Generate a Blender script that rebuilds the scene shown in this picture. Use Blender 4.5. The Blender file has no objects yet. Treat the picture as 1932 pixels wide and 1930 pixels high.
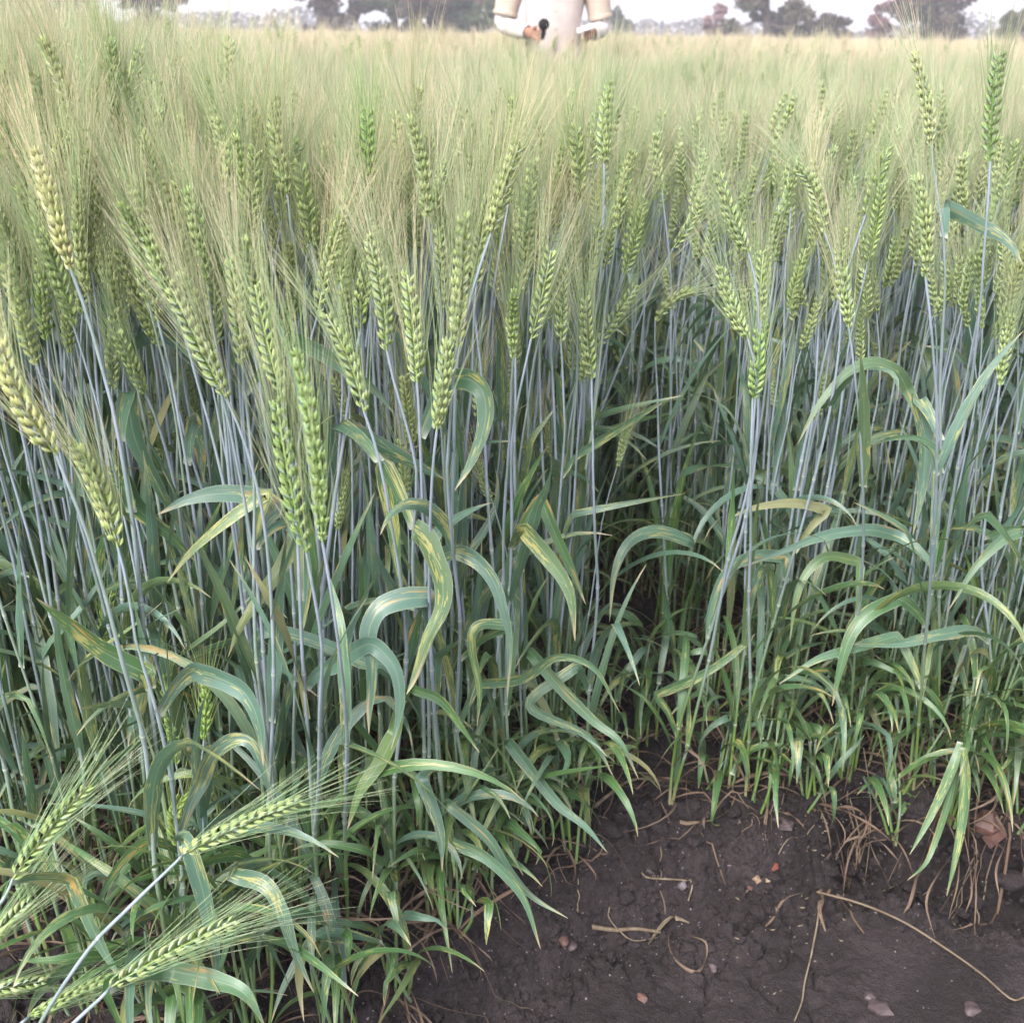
import bpy, math, random
import numpy as np
from mathutils import Matrix, Vector, Euler

random.seed(7)
RNG = np.random.default_rng(7)
SC = bpy.context.scene
COL = SC.collection
R = math.radians

# ------------------------------------------------------------------ camera
CAM_H = 1.05
PITCH, ROLL = R(23.5), R(0.8)
FPX = 2069.0                     # focal length in pixels of a 1932 px wide picture
cF = np.array([0, math.cos(PITCH), -math.sin(PITCH)])
cU0 = np.array([0, math.sin(PITCH), math.cos(PITCH)])
cR0 = np.array([1.0, 0, 0])
cR = cR0 * math.cos(ROLL) + cU0 * math.sin(ROLL)
cU = cU0 * math.cos(ROLL) - cR0 * math.sin(ROLL)
C0 = np.array([0, 0, CAM_H])
cam_d = bpy.data.cameras.new('camera')
cam = bpy.data.objects.new('camera', cam_d)
COL.objects.link(cam)
M = Matrix.Identity(4)
for i in range(3):
    M[i][0], M[i][1], M[i][2], M[i][3] = cR[i], cU[i], -cF[i], C0[i]
cam.matrix_world = M
cam_d.sensor_width = 36.0
cam_d.lens = 36.0 * FPX / 1932.0
cam_d.clip_start, cam_d.clip_end = 0.02, 2000.0
cam_d.dof.use_dof = True
cam_d.dof.focus_distance = 1.20
cam_d.dof.aperture_fstop = 9.5
SC.camera = cam

def at(u, v, Y):
    """point of the place at ground distance Y whose picture lies at (u, v) of the 1932 px photograph"""
    d = cR * ((u - 966) / FPX) + cU * (-(v - 965) / FPX) + cF
    return C0 + d * (Y / d[1])

# ------------------------------------------------------------------ world, sun, exposure
SUN_EL, SUN_ROT = R(48), R(215)
W = bpy.data.worlds.new('World')
SC.world = W
W.use_nodes = True
wn, wl = W.node_tree.nodes, W.node_tree.links
wn.clear()
sky = wn.new('ShaderNodeTexSky')
sky.sky_type = 'NISHITA'
sky.sun_disc = False
sky.sun_elevation, sky.sun_rotation = SUN_EL, SUN_ROT
sky.air_density, sky.dust_density, sky.ozone_density = 1.0, 4.0, 1.5
hs = wn.new('ShaderNodeHueSaturation'); hs.inputs['Saturation'].default_value = 0.22
tint = wn.new('ShaderNodeMix'); tint.data_type = 'RGBA'; tint.blend_type = 'ADD'      # the even veil of an overcast sky
tint.inputs[0].default_value = 1.0
tint.inputs[7].default_value = (2.02, 2.00, 2.66, 1)
bg = wn.new('ShaderNodeBackground'); bg.inputs['Strength'].default_value = 0.15
wo = wn.new('ShaderNodeOutputWorld')
wl.new(sky.outputs[0], hs.inputs['Color']); wl.new(hs.outputs[0], tint.inputs[6])
wl.new(tint.outputs[2], bg.inputs['Color']); wl.new(bg.outputs[0], wo.inputs['Surface'])
sun_d = bpy.data.lights.new('sun', 'SUN'); sun_d.energy = 2.3; sun_d.angle = R(24); sun_d.color = (1.0, 0.98, 0.96)
sun = bpy.data.objects.new('sun', sun_d); COL.objects.link(sun)
_sd = Vector((math.sin(SUN_ROT) * math.cos(SUN_EL), math.cos(SUN_ROT) * math.cos(SUN_EL), math.sin(SUN_EL)))
sun.rotation_euler = _sd.to_track_quat('Z', 'Y').to_euler()
SC.view_settings.view_transform = 'Standard'
SC.view_settings.look = 'None'
SC.view_settings.exposure = 1.03
SC.view_settings.gamma = 1.0
SC.view_settings.use_curve_mapping = False
SC.cycles.max_bounces = 6
SC.cycles.diffuse_bounces = 3
SC.cycles.transmission_bounces = 3
SC.cycles.transparent_max_bounces = 4
SC.cycles.use_denoising = True

# ------------------------------------------------------------------ material helpers
class NT:
    def __init__(s, name):
        s.m = bpy.data.materials.new(name); s.m.use_nodes = True
        s.n, s.l = s.m.node_tree.nodes, s.m.node_tree.links
        s.n.clear()
        s.out = s.n.new('ShaderNodeOutputMaterial')
    def put(s, sock, v):
        if isinstance(v, bpy.types.NodeSocket): s.l.new(v, sock)
        elif isinstance(v, (tuple, list)):
            k = len(sock.default_value); sock.default_value = (tuple(v) + (1,))[:k] if len(v) < k else tuple(v)[:k]
        else: sock.default_value = v
    def math(s, op, a, b=0.0, c=None, clamp=False):
        n = s.n.new('ShaderNodeMath'); n.operation = op; n.use_clamp = clamp
        s.put(n.inputs[0], a); s.put(n.inputs[1], b)
        if c is not None: s.put(n.inputs[2], c)
        return n.outputs[0]
    def mix(s, f, a, b, mode='MIX'):
        n = s.n.new('ShaderNodeMix'); n.data_type = 'RGBA'; n.blend_type = mode
        s.put(n.inputs[0], f); s.put(n.inputs[6], a); s.put(n.inputs[7], b)
        return n.outputs[2]
    def ramp(s, f, lo, hi, a=0.0, b=1.0):
        n = s.n.new('ShaderNodeMapRange'); n.interpolation_type = 'SMOOTHSTEP'
        s.put(n.inputs[0], f); n.inputs[1].default_value = lo; n.inputs[2].default_value = hi
        n.inputs[3].default_value = a; n.inputs[4].default_value = b
        return n.outputs[0]
    def attr(s, name='lv'):
        n = s.n.new('ShaderNodeAttribute'); n.attribute_name = name
        x = s.n.new('ShaderNodeSeparateXYZ'); s.l.new(n.outputs['Vector'], x.inputs[0])
        return x.outputs
    def xyz(s, x, y, z):
        n = s.n.new('ShaderNodeCombineXYZ')
        s.put(n.inputs[0], x); s.put(n.inputs[1], y); s.put(n.inputs[2], z)
        return n.outputs[0]
    def noise(s, vec, scale=1.0, detail=2.0, rough=0.5, out='Fac'):
        n = s.n.new('ShaderNodeTexNoise'); s.put(n.inputs['Vector'], vec)
        n.inputs['Scale'].default_value = scale; n.inputs['Detail'].default_value = detail; n.inputs['Roughness'].default_value = rough
        return n.outputs[out]
    def voro(s, vec, scale, feature='F1'):
        n = s.n.new('ShaderNodeTexVoronoi'); n.feature = feature; s.put(n.inputs['Vector'], vec); n.inputs['Scale'].default_value = scale
        return n.outputs['Distance']
    def coord(s, which='Object'):
        return s.n.new('ShaderNodeTexCoord').outputs[which]
    def pos(s):
        return s.n.new('ShaderNodeNewGeometry').outputs['Position']
    def oinfo(s, which):
        return s.n.new('ShaderNodeObjectInfo').outputs[which]
    def bump(s, h, strength=0.3, dist=0.001):
        n = s.n.new('ShaderNodeBump'); n.inputs['Strength'].default_value = strength; n.inputs['Distance'].default_value = dist
        s.l.new(h, n.inputs['Height']); return n.outputs[0]
    def done(s, color, rough=0.6, spec=0.3, transl=0.0, tcol=None, normal=None, sheen=0.0):
        p = s.n.new('ShaderNodeBsdfPrincipled')
        s.put(p.inputs['Base Color'], color); s.put(p.inputs['Roughness'], rough)
        s.put(p.inputs['Specular IOR Level'], spec)
        if sheen: p.inputs['Sheen Weight'].default_value = sheen
        if normal is not None: s.l.new(normal, p.inputs['Normal'])
        sh = p.outputs[0]
        if transl > 0:
            t = s.n.new('ShaderNodeBsdfTranslucent'); s.put(t.inputs['Color'], tcol if tcol is not None else color)
            mx = s.n.new('ShaderNodeMixShader'); mx.inputs[0].default_value = transl
            s.l.new(sh, mx.inputs[1]); s.l.new(t.outputs[0], mx.inputs[2]); sh = mx.outputs[0]
        s.l.new(sh, s.out.inputs['Surface'])
        return s.m

def make_leaf_mat():
    t = NT('wheat_leaf')
    U, S, Q = t.attr()
    seed = t.math('ADD', t.math('MULTIPLY', t.oinfo('Random'), 83.0), t.math('MULTIPLY', Q, 211.0))
    col = t.mix(t.ramp(Q, 0.15, 0.85), (0.052, 0.138, 0.022), (0.084, 0.166, 0.122))
    hsh = t.math('FRACT', t.math('MULTIPLY', seed, 7.31))
    col = t.mix(t.ramp(hsh, 0.80, 0.96, 0.0, 0.6), col, (0.14, 0.20, 0.038))
    blot = t.noise(t.xyz(t.math('MULTIPLY', U, 0.7), t.math('MULTIPLY', S, 4.0), seed), 1.0, 2.0)
    col = t.mix(t.ramp(blot, 0.4, 0.7, 0.0, 0.5), col, (0.040, 0.096, 0.038))
    vein = t.noise(t.xyz(t.math('MULTIPLY', U, 16.0), t.math('MULTIPLY', S, 0.6), seed), 1.0, 1.0)
    col = t.mix(t.ramp(vein, 0.35, 0.7, 0.0, 0.30), col, (0.14, 0.205, 0.17))
    # yellow streaks of a leaf disease
    st = t.noise(t.xyz(t.math('MULTIPLY', U, 6.0), t.math('MULTIPLY', S, t.ramp(hsh, 0.0, 1.0, 7.0, 15.0)), seed), 1.0, 3.0, 0.6)
    area = t.noise(t.xyz(t.math('MULTIPLY', U, 0.9), t.math('MULTIPLY', S, 2.6), t.math('ADD', seed, 19.3)), 1.0, 1.0)
    sv = t.math('ADD', t.math('ADD', st, t.math('MULTIPLY', t.math('SUBTRACT', t.math('FRACT', t.math('MULTIPLY', seed, 3.17)), 0.55), 0.13)), t.math('MULTIPLY', t.math('SUBTRACT', area, 0.5), 0.62))
    col = t.mix(t.ramp(sv, 0.625, 0.665, 0.0, 0.8), col, (0.46, 0.41, 0.12))
    rustn = t.noise(t.xyz(t.math('MULTIPLY', U, 1.0), t.math('MULTIPLY', S, 2.0), t.math('ADD', seed, 51.7)), 1.0, 1.0)
    col = t.mix(t.math('MULTIPLY', t.ramp(rustn, 0.64, 0.74, 0.0, 0.85), t.ramp(st, 0.42, 0.58)), col, (0.48, 0.27, 0.07))
    col = t.mix(t.ramp(t.math('FRACT', t.math('MULTIPLY', seed, 5.57)), 0.965, 0.985, 0.0, 0.7), col, t.mix(vein, (0.24, 0.20, 0.09), (0.36, 0.33, 0.14)))     # a few blades have turned
    # pale midrib and edge, dry tip
    au = t.math('ABSOLUTE', U)
    col = t.mix(t.ramp(au, 0.0, 0.09, 0.45, 0.0), col, (0.30, 0.38, 0.22))
    col = t.mix(t.ramp(au, 0.90, 0.99, 0.0, 0.45), col, (0.40, 0.42, 0.30))
    tip = t.math('ADD', S, t.math('MULTIPLY', t.math('SUBTRACT', t.noise(t.xyz(U, 3.0, seed), 1.0, 1.0), 0.5), 0.45))
    col = t.mix(t.ramp(tip, 0.90, 1.0, 0.0, 0.85), col, (0.42, 0.33, 0.20))
    col = t.mix(t.ramp(S, 0.0, 0.035, 0.8, 0.0), col, (0.45, 0.47, 0.36))
    tc = t.mix(0.5, col, (0.18, 0.28, 0.04))
    return t.done(col, 0.38, 0.65, 0.18, tc, t.bump(vein, 0.35, 0.0006))

def make_stem_mat():
    t = NT('wheat_stem')
    U, S, Q = t.attr()
    seed = t.math('ADD', t.math('MULTIPLY', t.oinfo('Random'), 61.0), t.math('MULTIPLY', Q, 97.0))
    col = t.mix(t.ramp(S, 0.12, 0.52), (0.135, 0.22, 0.048), (0.27, 0.31, 0.36))
    n = t.noise(t.xyz(U, t.math('MULTIPLY', S, 9.0), seed), 1.2, 3.0)
    col = t.mix(t.ramp(n, 0.42, 0.64, 0.0, 0.55), col, (0.14, 0.22, 0.14))
    col = t.mix(t.ramp(t.math('FRACT', t.math('MULTIPLY', seed, 4.3)), 0.75, 1.0, 0.0, 0.6), col, (0.20, 0.27, 0.14))
    col = t.mix(t.ramp(S, 0.0, 0.07, 0.75, 0.0), col, (0.38, 0.31, 0.20))
    col = t.mix(t.ramp(U, 1.5, 2.0), col, (0.42, 0.47, 0.36))          # the node rings
    col = t.mix(t.ramp(n, 0.60, 0.70, 0.0, 0.4), col, (0.40, 0.42, 0.44))
    return t.done(col, 0.5, 0.3, 0.0)

def make_ear_mat():
    t = NT('wheat_ear')
    U, S, Q = t.attr()
    seed = t.math('ADD', t.math('MULTIPLY', t.oinfo('Random'), 31.0), t.math('MULTIPLY', Q, 43.0))
    n = t.noise(t.xyz(U, S, seed), 1.3, 2.0)
    col = t.mix(t.ramp(n, 0.3, 0.7), (0.215, 0.325, 0.080), (0.40, 0.47, 0.20))
    col = t.mix(t.ramp(S, 0.6, 1.0, 0.0, 0.7), col, (0.55, 0.60, 0.38))
    col = t.mix(t.ramp(S, 0.0, 0.22, 0.4, 0.0), col, (0.20, 0.30, 0.11))
    col = t.mix(t.ramp(n, 0.62, 0.70, 0.0, 0.5), col, (0.46, 0.50, 0.40))
    col = t.mix(t.ramp(Q, 0.03, 0.06, 0.7, 0.0), col, (0.42, 0.34, 0.17))
    col = t.mix(t.ramp(t.oinfo('Random'), 0.0, 1.0, 0.0, 0.35), col, (0.40, 0.42, 0.20))
    col = t.mix(t.ramp(Q, 0.9, 0.95, 0.0, 0.7), col, (0.36, 0.46, 0.36))
    col = t.mix(1.0, col, t.oinfo('Color'), 'MULTIPLY')
    return t.done(col, 0.5, 0.3, 0.12)

def make_awn_mat():
    t = NT('wheat_awn')
    U, S, Q = t.attr()
    f = t.math('ADD', t.math('ADD', t.math('MULTIPLY', S, 0.5), t.math('MULTIPLY', Q, 0.62)), t.math('MULTIPLY', t.math('SUBTRACT', t.oinfo('Random'), 0.5), 0.35))
    col = t.mix(t.ramp(f, 0.30, 1.02), (0.39, 0.51, 0.265), (0.77, 0.675, 0.485))
    col = t.mix(1.0, col, t.oinfo('Color'), 'MULTIPLY')
    return t.done(col, 0.45, 0.35, 0.35)

def make_dry_mat(name, a, b):
    t = NT(name)
    U, S, Q = t.attr()
    seed = t.math('ADD', t.math('MULTIPLY', t.oinfo('Random'), 31.0), t.math('MULTIPLY', Q, 143.0))
    n = t.noise(t.xyz(t.math('MULTIPLY', U, 2.0), t.math('MULTIPLY', S, 9.0), seed), 1.0, 3.0, 0.65)
    col = t.mix(t.ramp(n, 0.32, 0.68), a, b)
    col = t.mix(t.ramp(Q, 0.0, 1.0, 0.0, 0.5), col, (0.12, 0.07, 0.045))
    return t.done(col, 0.7, 0.2, 0.15)

def make_soil_mat():
    t = NT('soil')
    P = t.pos()
    n1 = t.noise(P, 9.0, 6.0, 0.6)
    n2 = t.noise(P, 130.0, 5.0, 0.65)
    n3 = t.noise(P, 420.0, 3.0, 0.6)
    col = t.mix(t.ramp(n1, 0.35, 0.65), (0.027, 0.0190, 0.0190), (0.052, 0.0385, 0.0395))
    col = t.mix(t.ramp(n2, 0.35, 0.7, 0.0, 0.6), col, (0.014, 0.0105, 0.0105))
    col = t.mix(t.ramp(n3, 0.66, 0.74, 0.0, 0.28), col, (0.15, 0.122, 0.13))
    col = t.mix(t.ramp(t.noise(P, 260.0, 2.0), 0.70, 0.76, 0.0, 0.35), col, (0.22, 0.13, 0.09))
    sx = t.n.new('ShaderNodeSeparateXYZ'); t.l.new(P, sx.inputs[0])
    h = t.math('ADD', t.math('MULTIPLY', n2, 1.0), t.math('MULTIPLY', n3, 0.5))
    return t.done(col, 0.72, 0.35, 0, None, t.bump(h, 1.0, 0.009))

def make_stone_mat(name, a, b, rough=0.55):
    t = NT(name)
    c = t.coord('Object')
    n = t.noise(c, 90.0, 4.0, 0.6)
    col = t.mix(t.ramp(n, 0.3, 0.7), a, b)
    d = t.noise(c, 260.0, 3.0)
    col = t.mix(t.ramp(d, 0.56, 0.7, 0.0, 0.6), col, (0.07, 0.055, 0.055))
    return t.done(col, rough, 0.4, 0, None, t.bump(n, 0.4, 0.002))

def make_plain(name, a, b, scale, rough=0.8, spec=0.2, transl=0.0, bump=0.0):
    t = NT(name)
    c = t.coord('Object')
    n = t.noise(c, scale, 4.0, 0.6)
    return t.done(t.mix(t.ramp(n, 0.3, 0.7), a, b), rough, spec, transl, None, t.bump(n, bump, 0.01) if bump else None)

MAT = dict(leaf=make_leaf_mat(), stem=make_stem_mat(), ear=make_ear_mat(), awn=make_awn_mat(),
           dry=make_dry_mat('dry_leaf', (0.095, 0.064, 0.046), (0.235, 0.172, 0.125)),
           straw=make_dry_mat('straw', (0.15, 0.115, 0.078), (0.28, 0.23, 0.16)),
           soil=make_soil_mat())
MATS = [MAT['stem'], MAT['leaf'], MAT['ear'], MAT['awn'], MAT['dry'], MAT['straw']]
STEM, LEAF, EAR, AWN, DRY, STRAW = range(6)

# ------------------------------------------------------------------ mesh helpers
class MB:
    """collects quad patches, builds ONE mesh"""
    def __init__(s): s.v, s.f, s.a, s.m, s.n = [], [], [], [], 0
    def add(s, v, f, a, mat):
        v = np.asarray(v, float).reshape(-1, 3)
        s.v.append(v); s.f.append(np.asarray(f, int) + s.n); s.a.append(np.asarray(a, float).reshape(-1, 3))
        s.m.append(np.full(len(f), mat)); s.n += len(v)
    def join(s, o, Mx=None):
        for v, f, a, m in zip(o.v, o.f, o.a, o.m):
            s.v.append(v if Mx is None else v @ Mx[:3, :3].T + Mx[:3, 3]); s.a.append(a); s.m.append(m)
            s.f.append(f - 0)
        off = s.n
        k = len(o.f)
        for i in range(len(s.f) - k, len(s.f)): s.f[i] = s.f[i] + off
        s.n += o.n
    def mesh(s, name, mats, smooth=True):
        v, f, a, m = np.vstack(s.v), np.vstack(s.f), np.vstack(s.a), np.concatenate(s.m)
        me = bpy.data.meshes.new(name)
        me.vertices.add(len(v)); me.vertices.foreach_set('co', v.astype(np.float32).ravel())
        me.loops.add(f.size); me.loops.foreach_set('vertex_index', f.astype(np.int32).ravel())
        me.polygons.add(len(f))
        me.polygons.foreach_set('loop_start', (np.arange(len(f)) * 4).astype(np.int32))
        used = sorted(set(m.tolist())); lut = np.zeros(16, int)
        for i, u in enumerate(used):
            me.materials.append(mats[u]); lut[u] = i
        me.polygons.foreach_set('material_index', lut[m].astype(np.int32))
        me.polygons.foreach_set('use_smooth', np.full(len(f), smooth))
        at_ = me.attributes.new('lv', 'FLOAT_VECTOR', 'POINT'); at_.data.foreach_set('vector', a.astype(np.float32).ravel())
        me.update(calc_edges=True)
        return me
    def obj(s, name, parent=None, mats=None, smooth=True):
        o = bpy.data.objects.new(name, s.mesh(name, mats or MATS, smooth)); COL.objects.link(o)
        if parent is not None: o.parent = parent
        return o

_gq = {}
def quads(a, b, closed):
    k = (a, b, closed)
    if k not in _gq:
        i = np.arange(a - 1)[:, None]; j = np.arange(b if closed else b - 1)[None, :]
        j2 = (j + 1) % b
        _gq[k] = np.stack([i * b + j, i * b + j2, (i + 1) * b + j2, (i + 1) * b + j], -1).reshape(-1, 4)
    return _gq[k]

def unit(v):
    v = np.asarray(v, float); return v / (np.linalg.norm(v, axis=-1, keepdims=True) + 1e-12)

def frames(P):
    T = unit(np.gradient(P, axis=0))
    ref = np.array([1.0, 0.2, 0.0]) if abs(T[0][0]) < 0.8 else np.array([0, 1.0, 0.1])
    A = unit(np.cross(T, ref)); B = np.cross(T, A)
    return T, A, B

def tube(mb, P, rad, sides, mat, q, u=None, s=None):
    P = np.asarray(P, float); n = len(P)
    rad = np.broadcast_to(np.asarray(rad, float), (n,))
    T, A, B = frames(P)
    th = np.linspace(0, 2 * math.pi, sides, endpoint=False)
    V = P[:, None] + rad[:, None, None] * (np.cos(th)[None, :, None] * A[:, None] + np.sin(th)[None, :, None] * B[:, None])
    s = np.linspace(0, 1, n) if s is None else s
    a = np.zeros((n, sides, 3)); a[..., 0] = 0 if u is None else np.asarray(u)[:, None]
    a[..., 1] = s[:, None]; a[..., 2] = q
    mb.add(V, quads(n, sides, True), a, mat)

def ribbon(mb, P, Wv, w, mat, q, fold=0.0, across=3):
    """a leaf blade: spine P, unit width vectors Wv, half widths w"""
    P = np.asarray(P, float); n = len(P)
    Wv = unit(np.broadcast_to(Wv, P.shape))
    T = unit(np.gradient(P, axis=0)); N = unit(np.cross(T, Wv))
    u = np.linspace(-1, 1, across)
    V = P[:, None] + Wv[:, None] * (u[None, :, None] * w[:, None, None]) + N[:, None] * (fold * np.abs(u)[None, :, None] * w[:, None, None])
    a = np.zeros((n, across, 3)); a[..., 0] = u; a[..., 1] = np.linspace(0, 1, n)[:, None]; a[..., 2] = q
    mb.add(V, quads(n, across, False), a, mat)

def catmull(P, n):
    P = np.asarray(P, float)
    Q = np.vstack([2 * P[0] - P[1], P, 2 * P[-1] - P[-2]])
    t = np.linspace(0, len(P) - 1 - 1e-6, n); i = t.astype(int); f = (t - i)[:, None]
    a, b, c, d = Q[i], Q[i + 1], Q[i + 2], Q[i + 3]
    return 0.5 * (2 * b + (c - a) * f + (2 * a - 5 * b + 4 * c - d) * f ** 2 + (3 * b - a - 3 * c + d) * f ** 3)

# value noise and cell noise for the ground's real relief
def _hash(ix, iy, k):
    h = (ix * 374761393 + iy * 668265263 + k * 1274126177) & 0xFFFFFFFF
    h = ((h ^ (h >> 13)) * 1274126177) & 0xFFFFFFFF
    return ((h ^ (h >> 16)) & 0xFFFFFF) / float(0xFFFFFF)
def vnoise(x, y, k=0):
    ix, iy = np.floor(x).astype(np.int64), np.floor(y).astype(np.int64)
    fx, fy = x - ix, y - iy
    fx, fy = fx * fx * (3 - 2 * fx), fy * fy * (3 - 2 * fy)
    return ((_hash(ix, iy, k) * (1 - fx) + _hash(ix + 1, iy, k) * fx) * (1 - fy) + (_hash(ix, iy + 1, k) * (1 - fx) + _hash(ix + 1, iy + 1, k) * fx) * fy)
def fbm(x, y, k=0, o=4):
    r, amp, tot = 0, 1.0, 0
    for i in range(o):
        r = r + amp * vnoise(x * 2 ** i, y * 2 ** i, k + i * 7); tot += amp; amp *= 0.5
    return r / tot
def cells(x, y, k=0):
    ix, iy = np.floor(x).astype(np.int64), np.floor(y).astype(np.int64)
    f1 = np.full(x.shape, 9.0); f2 = f1.copy()
    for dx in (-1, 0, 1):
        for dy in (-1, 0, 1):
            cx, cy = ix + dx + _hash(ix + dx, iy + dy, k), iy + dy + _hash(ix + dx, iy + dy, k + 5)
            d = np.hypot(cx - x, cy - y)
            f2 = np.minimum(f2, np.maximum(f1, d)); f1 = np.minimum(f1, d)
    return f1, f2
def sstep(x, a, b):
    t = np.clip((x - a) / (b - a), 0, 1); return t * t * (3 - 2 * t)

# ------------------------------------------------------------------ the ground: furrow, bank and bed
EX = np.array([-3.0, -1.0, -0.6, -0.33, -0.2, -0.10, 0.0, 0.10, 0.2, 0.35, 0.45, 0.52, 0.60, 0.75, 1.0, 3.0])
EY = np.array([0.62, 0.66, 0.74, 0.86, 0.95, 1.04, 1.13, 1.20, 1.25, 1.28, 1.33, 1.36, 1.31, 1.28, 1.30, 1.35])
DEPTH = 0.11
def edge_y(x): return np.interp(x, EX, EY)
def ground_base(x, y):
    e = edge_y(x) + (fbm(x * 7, y * 0 + 3.0, 11, 3) - 0.5) * 0.06
    run = 0.09 - 0.055 * sstep(x, 0.45, 0.58)
    z = -DEPTH * (1 - sstep(y, e - run, e + 0.02))
    z = z - 0.040 * np.exp(-((y - e + run + .012) / .030) ** 2) * sstep(x, .42, .55)      # the hollow at the bank's foot
    z = z + 0.05 * (sstep(-y, 2.0, 4.0))                      # the next bed behind the camera
    return z + (fbm(x * 3, y * 3, 3, 3) - 0.5) * 0.02
def ground_z(x, y, fine=True):
    x, y = np.asarray(x, float), np.asarray(y, float)
    z = ground_base(x, y)
    if fine:
        e = edge_y(x)
        bank = np.clip(sstep(y, e - 0.16, e - 0.08), 0, 1)
        wx, wy = x + (fbm(x * 26, y * 26, 41, 3) - 0.5) * 0.05, y + (fbm(x * 26, y * 26, 47, 3) - 0.5) * 0.05
        f1, f2 = cells(wx * 38, wy * 38, 2)
        g1, g2 = cells(wx * 95, wy * 95, 9)
        lump = (0.017 * sstep(f2 - f1, 0, .45) * sstep(fbm(x * 11, y * 11, 55, 2), .35, .62) + 0.008 * sstep(g2 - g1, 0, .4) * sstep(fbm(x * 30, y * 30, 57, 2), .3, .6))
        z = z + (0.15 + 0.85 * bank) * lump + (fbm(x * 45, y * 45, 21, 4) - 0.5) * (0.010 + 0.022 * bank)
        c1, c2 = cells(wx * 9, wy * 9, 31)                # shrinkage cracks of the mud
        cr = (1 - sstep(c2 - c1, 0.0, 0.045 + .05 * vnoise(x * 30, y * 30, 8))) * sstep(fbm(x * 6, y * 6, 61, 2), 0.46, 0.58)
        z = z - 0.013 * cr * (1 - 0.5 * bank)
    return z

def graded(lo, hi, a, b, fine, far_lo, far_hi):
    mid = np.arange(a, b, fine)
    def grow(start, end, sgn):
        out, p, d = [], start, fine
        while (end - p) * sgn > 0:
            d *= 1.13; p += sgn * d; out.append(p)
        return out
    return np.array(grow(a, far_lo, -1)[::-1] + list(mid) + grow(b, far_hi, 1))
gx = graded(0, 0, -0.75, 0.85, 0.0034, -400, 400)
gy = graded(0, 0, 0.82, 1.75, 0.0032, -60, 700)
X, Y = np.meshgrid(gx, gy, indexing='ij')
Z = ground_z(X, Y)
def gz(x, y):
    i = min(max(int(np.searchsorted(gx, x)) - 1, 0), len(gx) - 2); j = min(max(int(np.searchsorted(gy, y)) - 1, 0), len(gy) - 2)
    f, g = (x - gx[i]) / (gx[i + 1] - gx[i]), (y - gy[j]) / (gy[j + 1] - gy[j])
    return float((Z[i, j] * (1 - f) + Z[i + 1, j] * f) * (1 - g) + (Z[i, j + 1] * (1 - f) + Z[i + 1, j + 1] * f) * g)
far = np.hypot(X, Y) > 6
Z = np.where(far, ground_base(X, Y) * np.clip(1 - (np.hypot(X, Y) - 6) / 20, 0, 1), Z)
_e = edge_y(X) + (fbm(X * 7, Y * 0 + 3.0, 11, 3) - 0.5) * 0.06          # the undercut of the steep bank
_t = (Y - (_e - .030)) / .026
YU = Y + 0.055 * np.exp(-_t ** 2) * sstep(X, .44, .56) * (.6 + .8 * vnoise(X * 14, Y * 0, 5)) * (np.abs(X) < 2)
mb = MB(); mb.add(np.stack([X, YU, Z], -1), quads(len(gx), len(gy), False)[:, ::-1] * 1, np.zeros((X.size, 3)), 0)
o = mb.obj('soil_ground', mats=[MAT['soil']]); o['kind'] = 'structure'

def tag(o, label=None, cat=None, group=None, kind=None):
    if label: o['label'] = label
    if cat: o['category'] = cat
    if group: o['group'] = group
    if kind: o['kind'] = kind
    return o
def empty(name, loc, label=None, cat=None, group=None):
    e = bpy.data.objects.new(name, None); e.empty_display_size = 0.05; COL.objects.link(e); e.location = loc
    return tag(e, label, cat, group)

# ------------------------------------------------------------------ wheat: the pieces of a stalk
def floret(mb, M4, L, wx, wy, q, sides=6, mat=EAR):
    t = np.array([0, .16, .38, .62, .84, 1.0]); r = np.array([.35, .88, 1.0, .72, .26, .03])
    th = np.linspace(0, 2 * math.pi, sides, endpoint=False)
    V = np.zeros((len(t), sides, 3))
    V[..., 0] = np.cos(th) * r[:, None] * wx; V[..., 1] = np.sin(th) * r[:, None] * wy; V[..., 2] = (t * L)[:, None]
    V[..., 0] += (0.9e-3 * np.sin(t * math.pi))[:, None]
    V = V.reshape(-1, 3) @ M4[:3, :3].T + M4[:3, 3]
    a = np.zeros((len(t), sides, 3)); a[..., 0] = np.sin(th); a[..., 1] = t[:, None]; a[..., 2] = q
    mb.add(V, quads(len(t), sides, True), a, mat)

def mat4(R3, p):
    m = np.eye(4); m[:3, :3] = R3; m[:3, 3] = p; return m
def rotx(a):
    c, s = math.cos(a), math.sin(a); return np.array([[1, 0, 0], [0, c, -s], [0, s, c]])
def roty(a):
    c, s = math.cos(a), math.sin(a); return np.array([[c, 0, s], [0, 1, 0], [-s, 0, c]])
def rotz(a):
    c, s = math.cos(a), math.sin(a); return np.array([[c, -s, 0], [s, c, 0], [0, 0, 1]])

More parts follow.
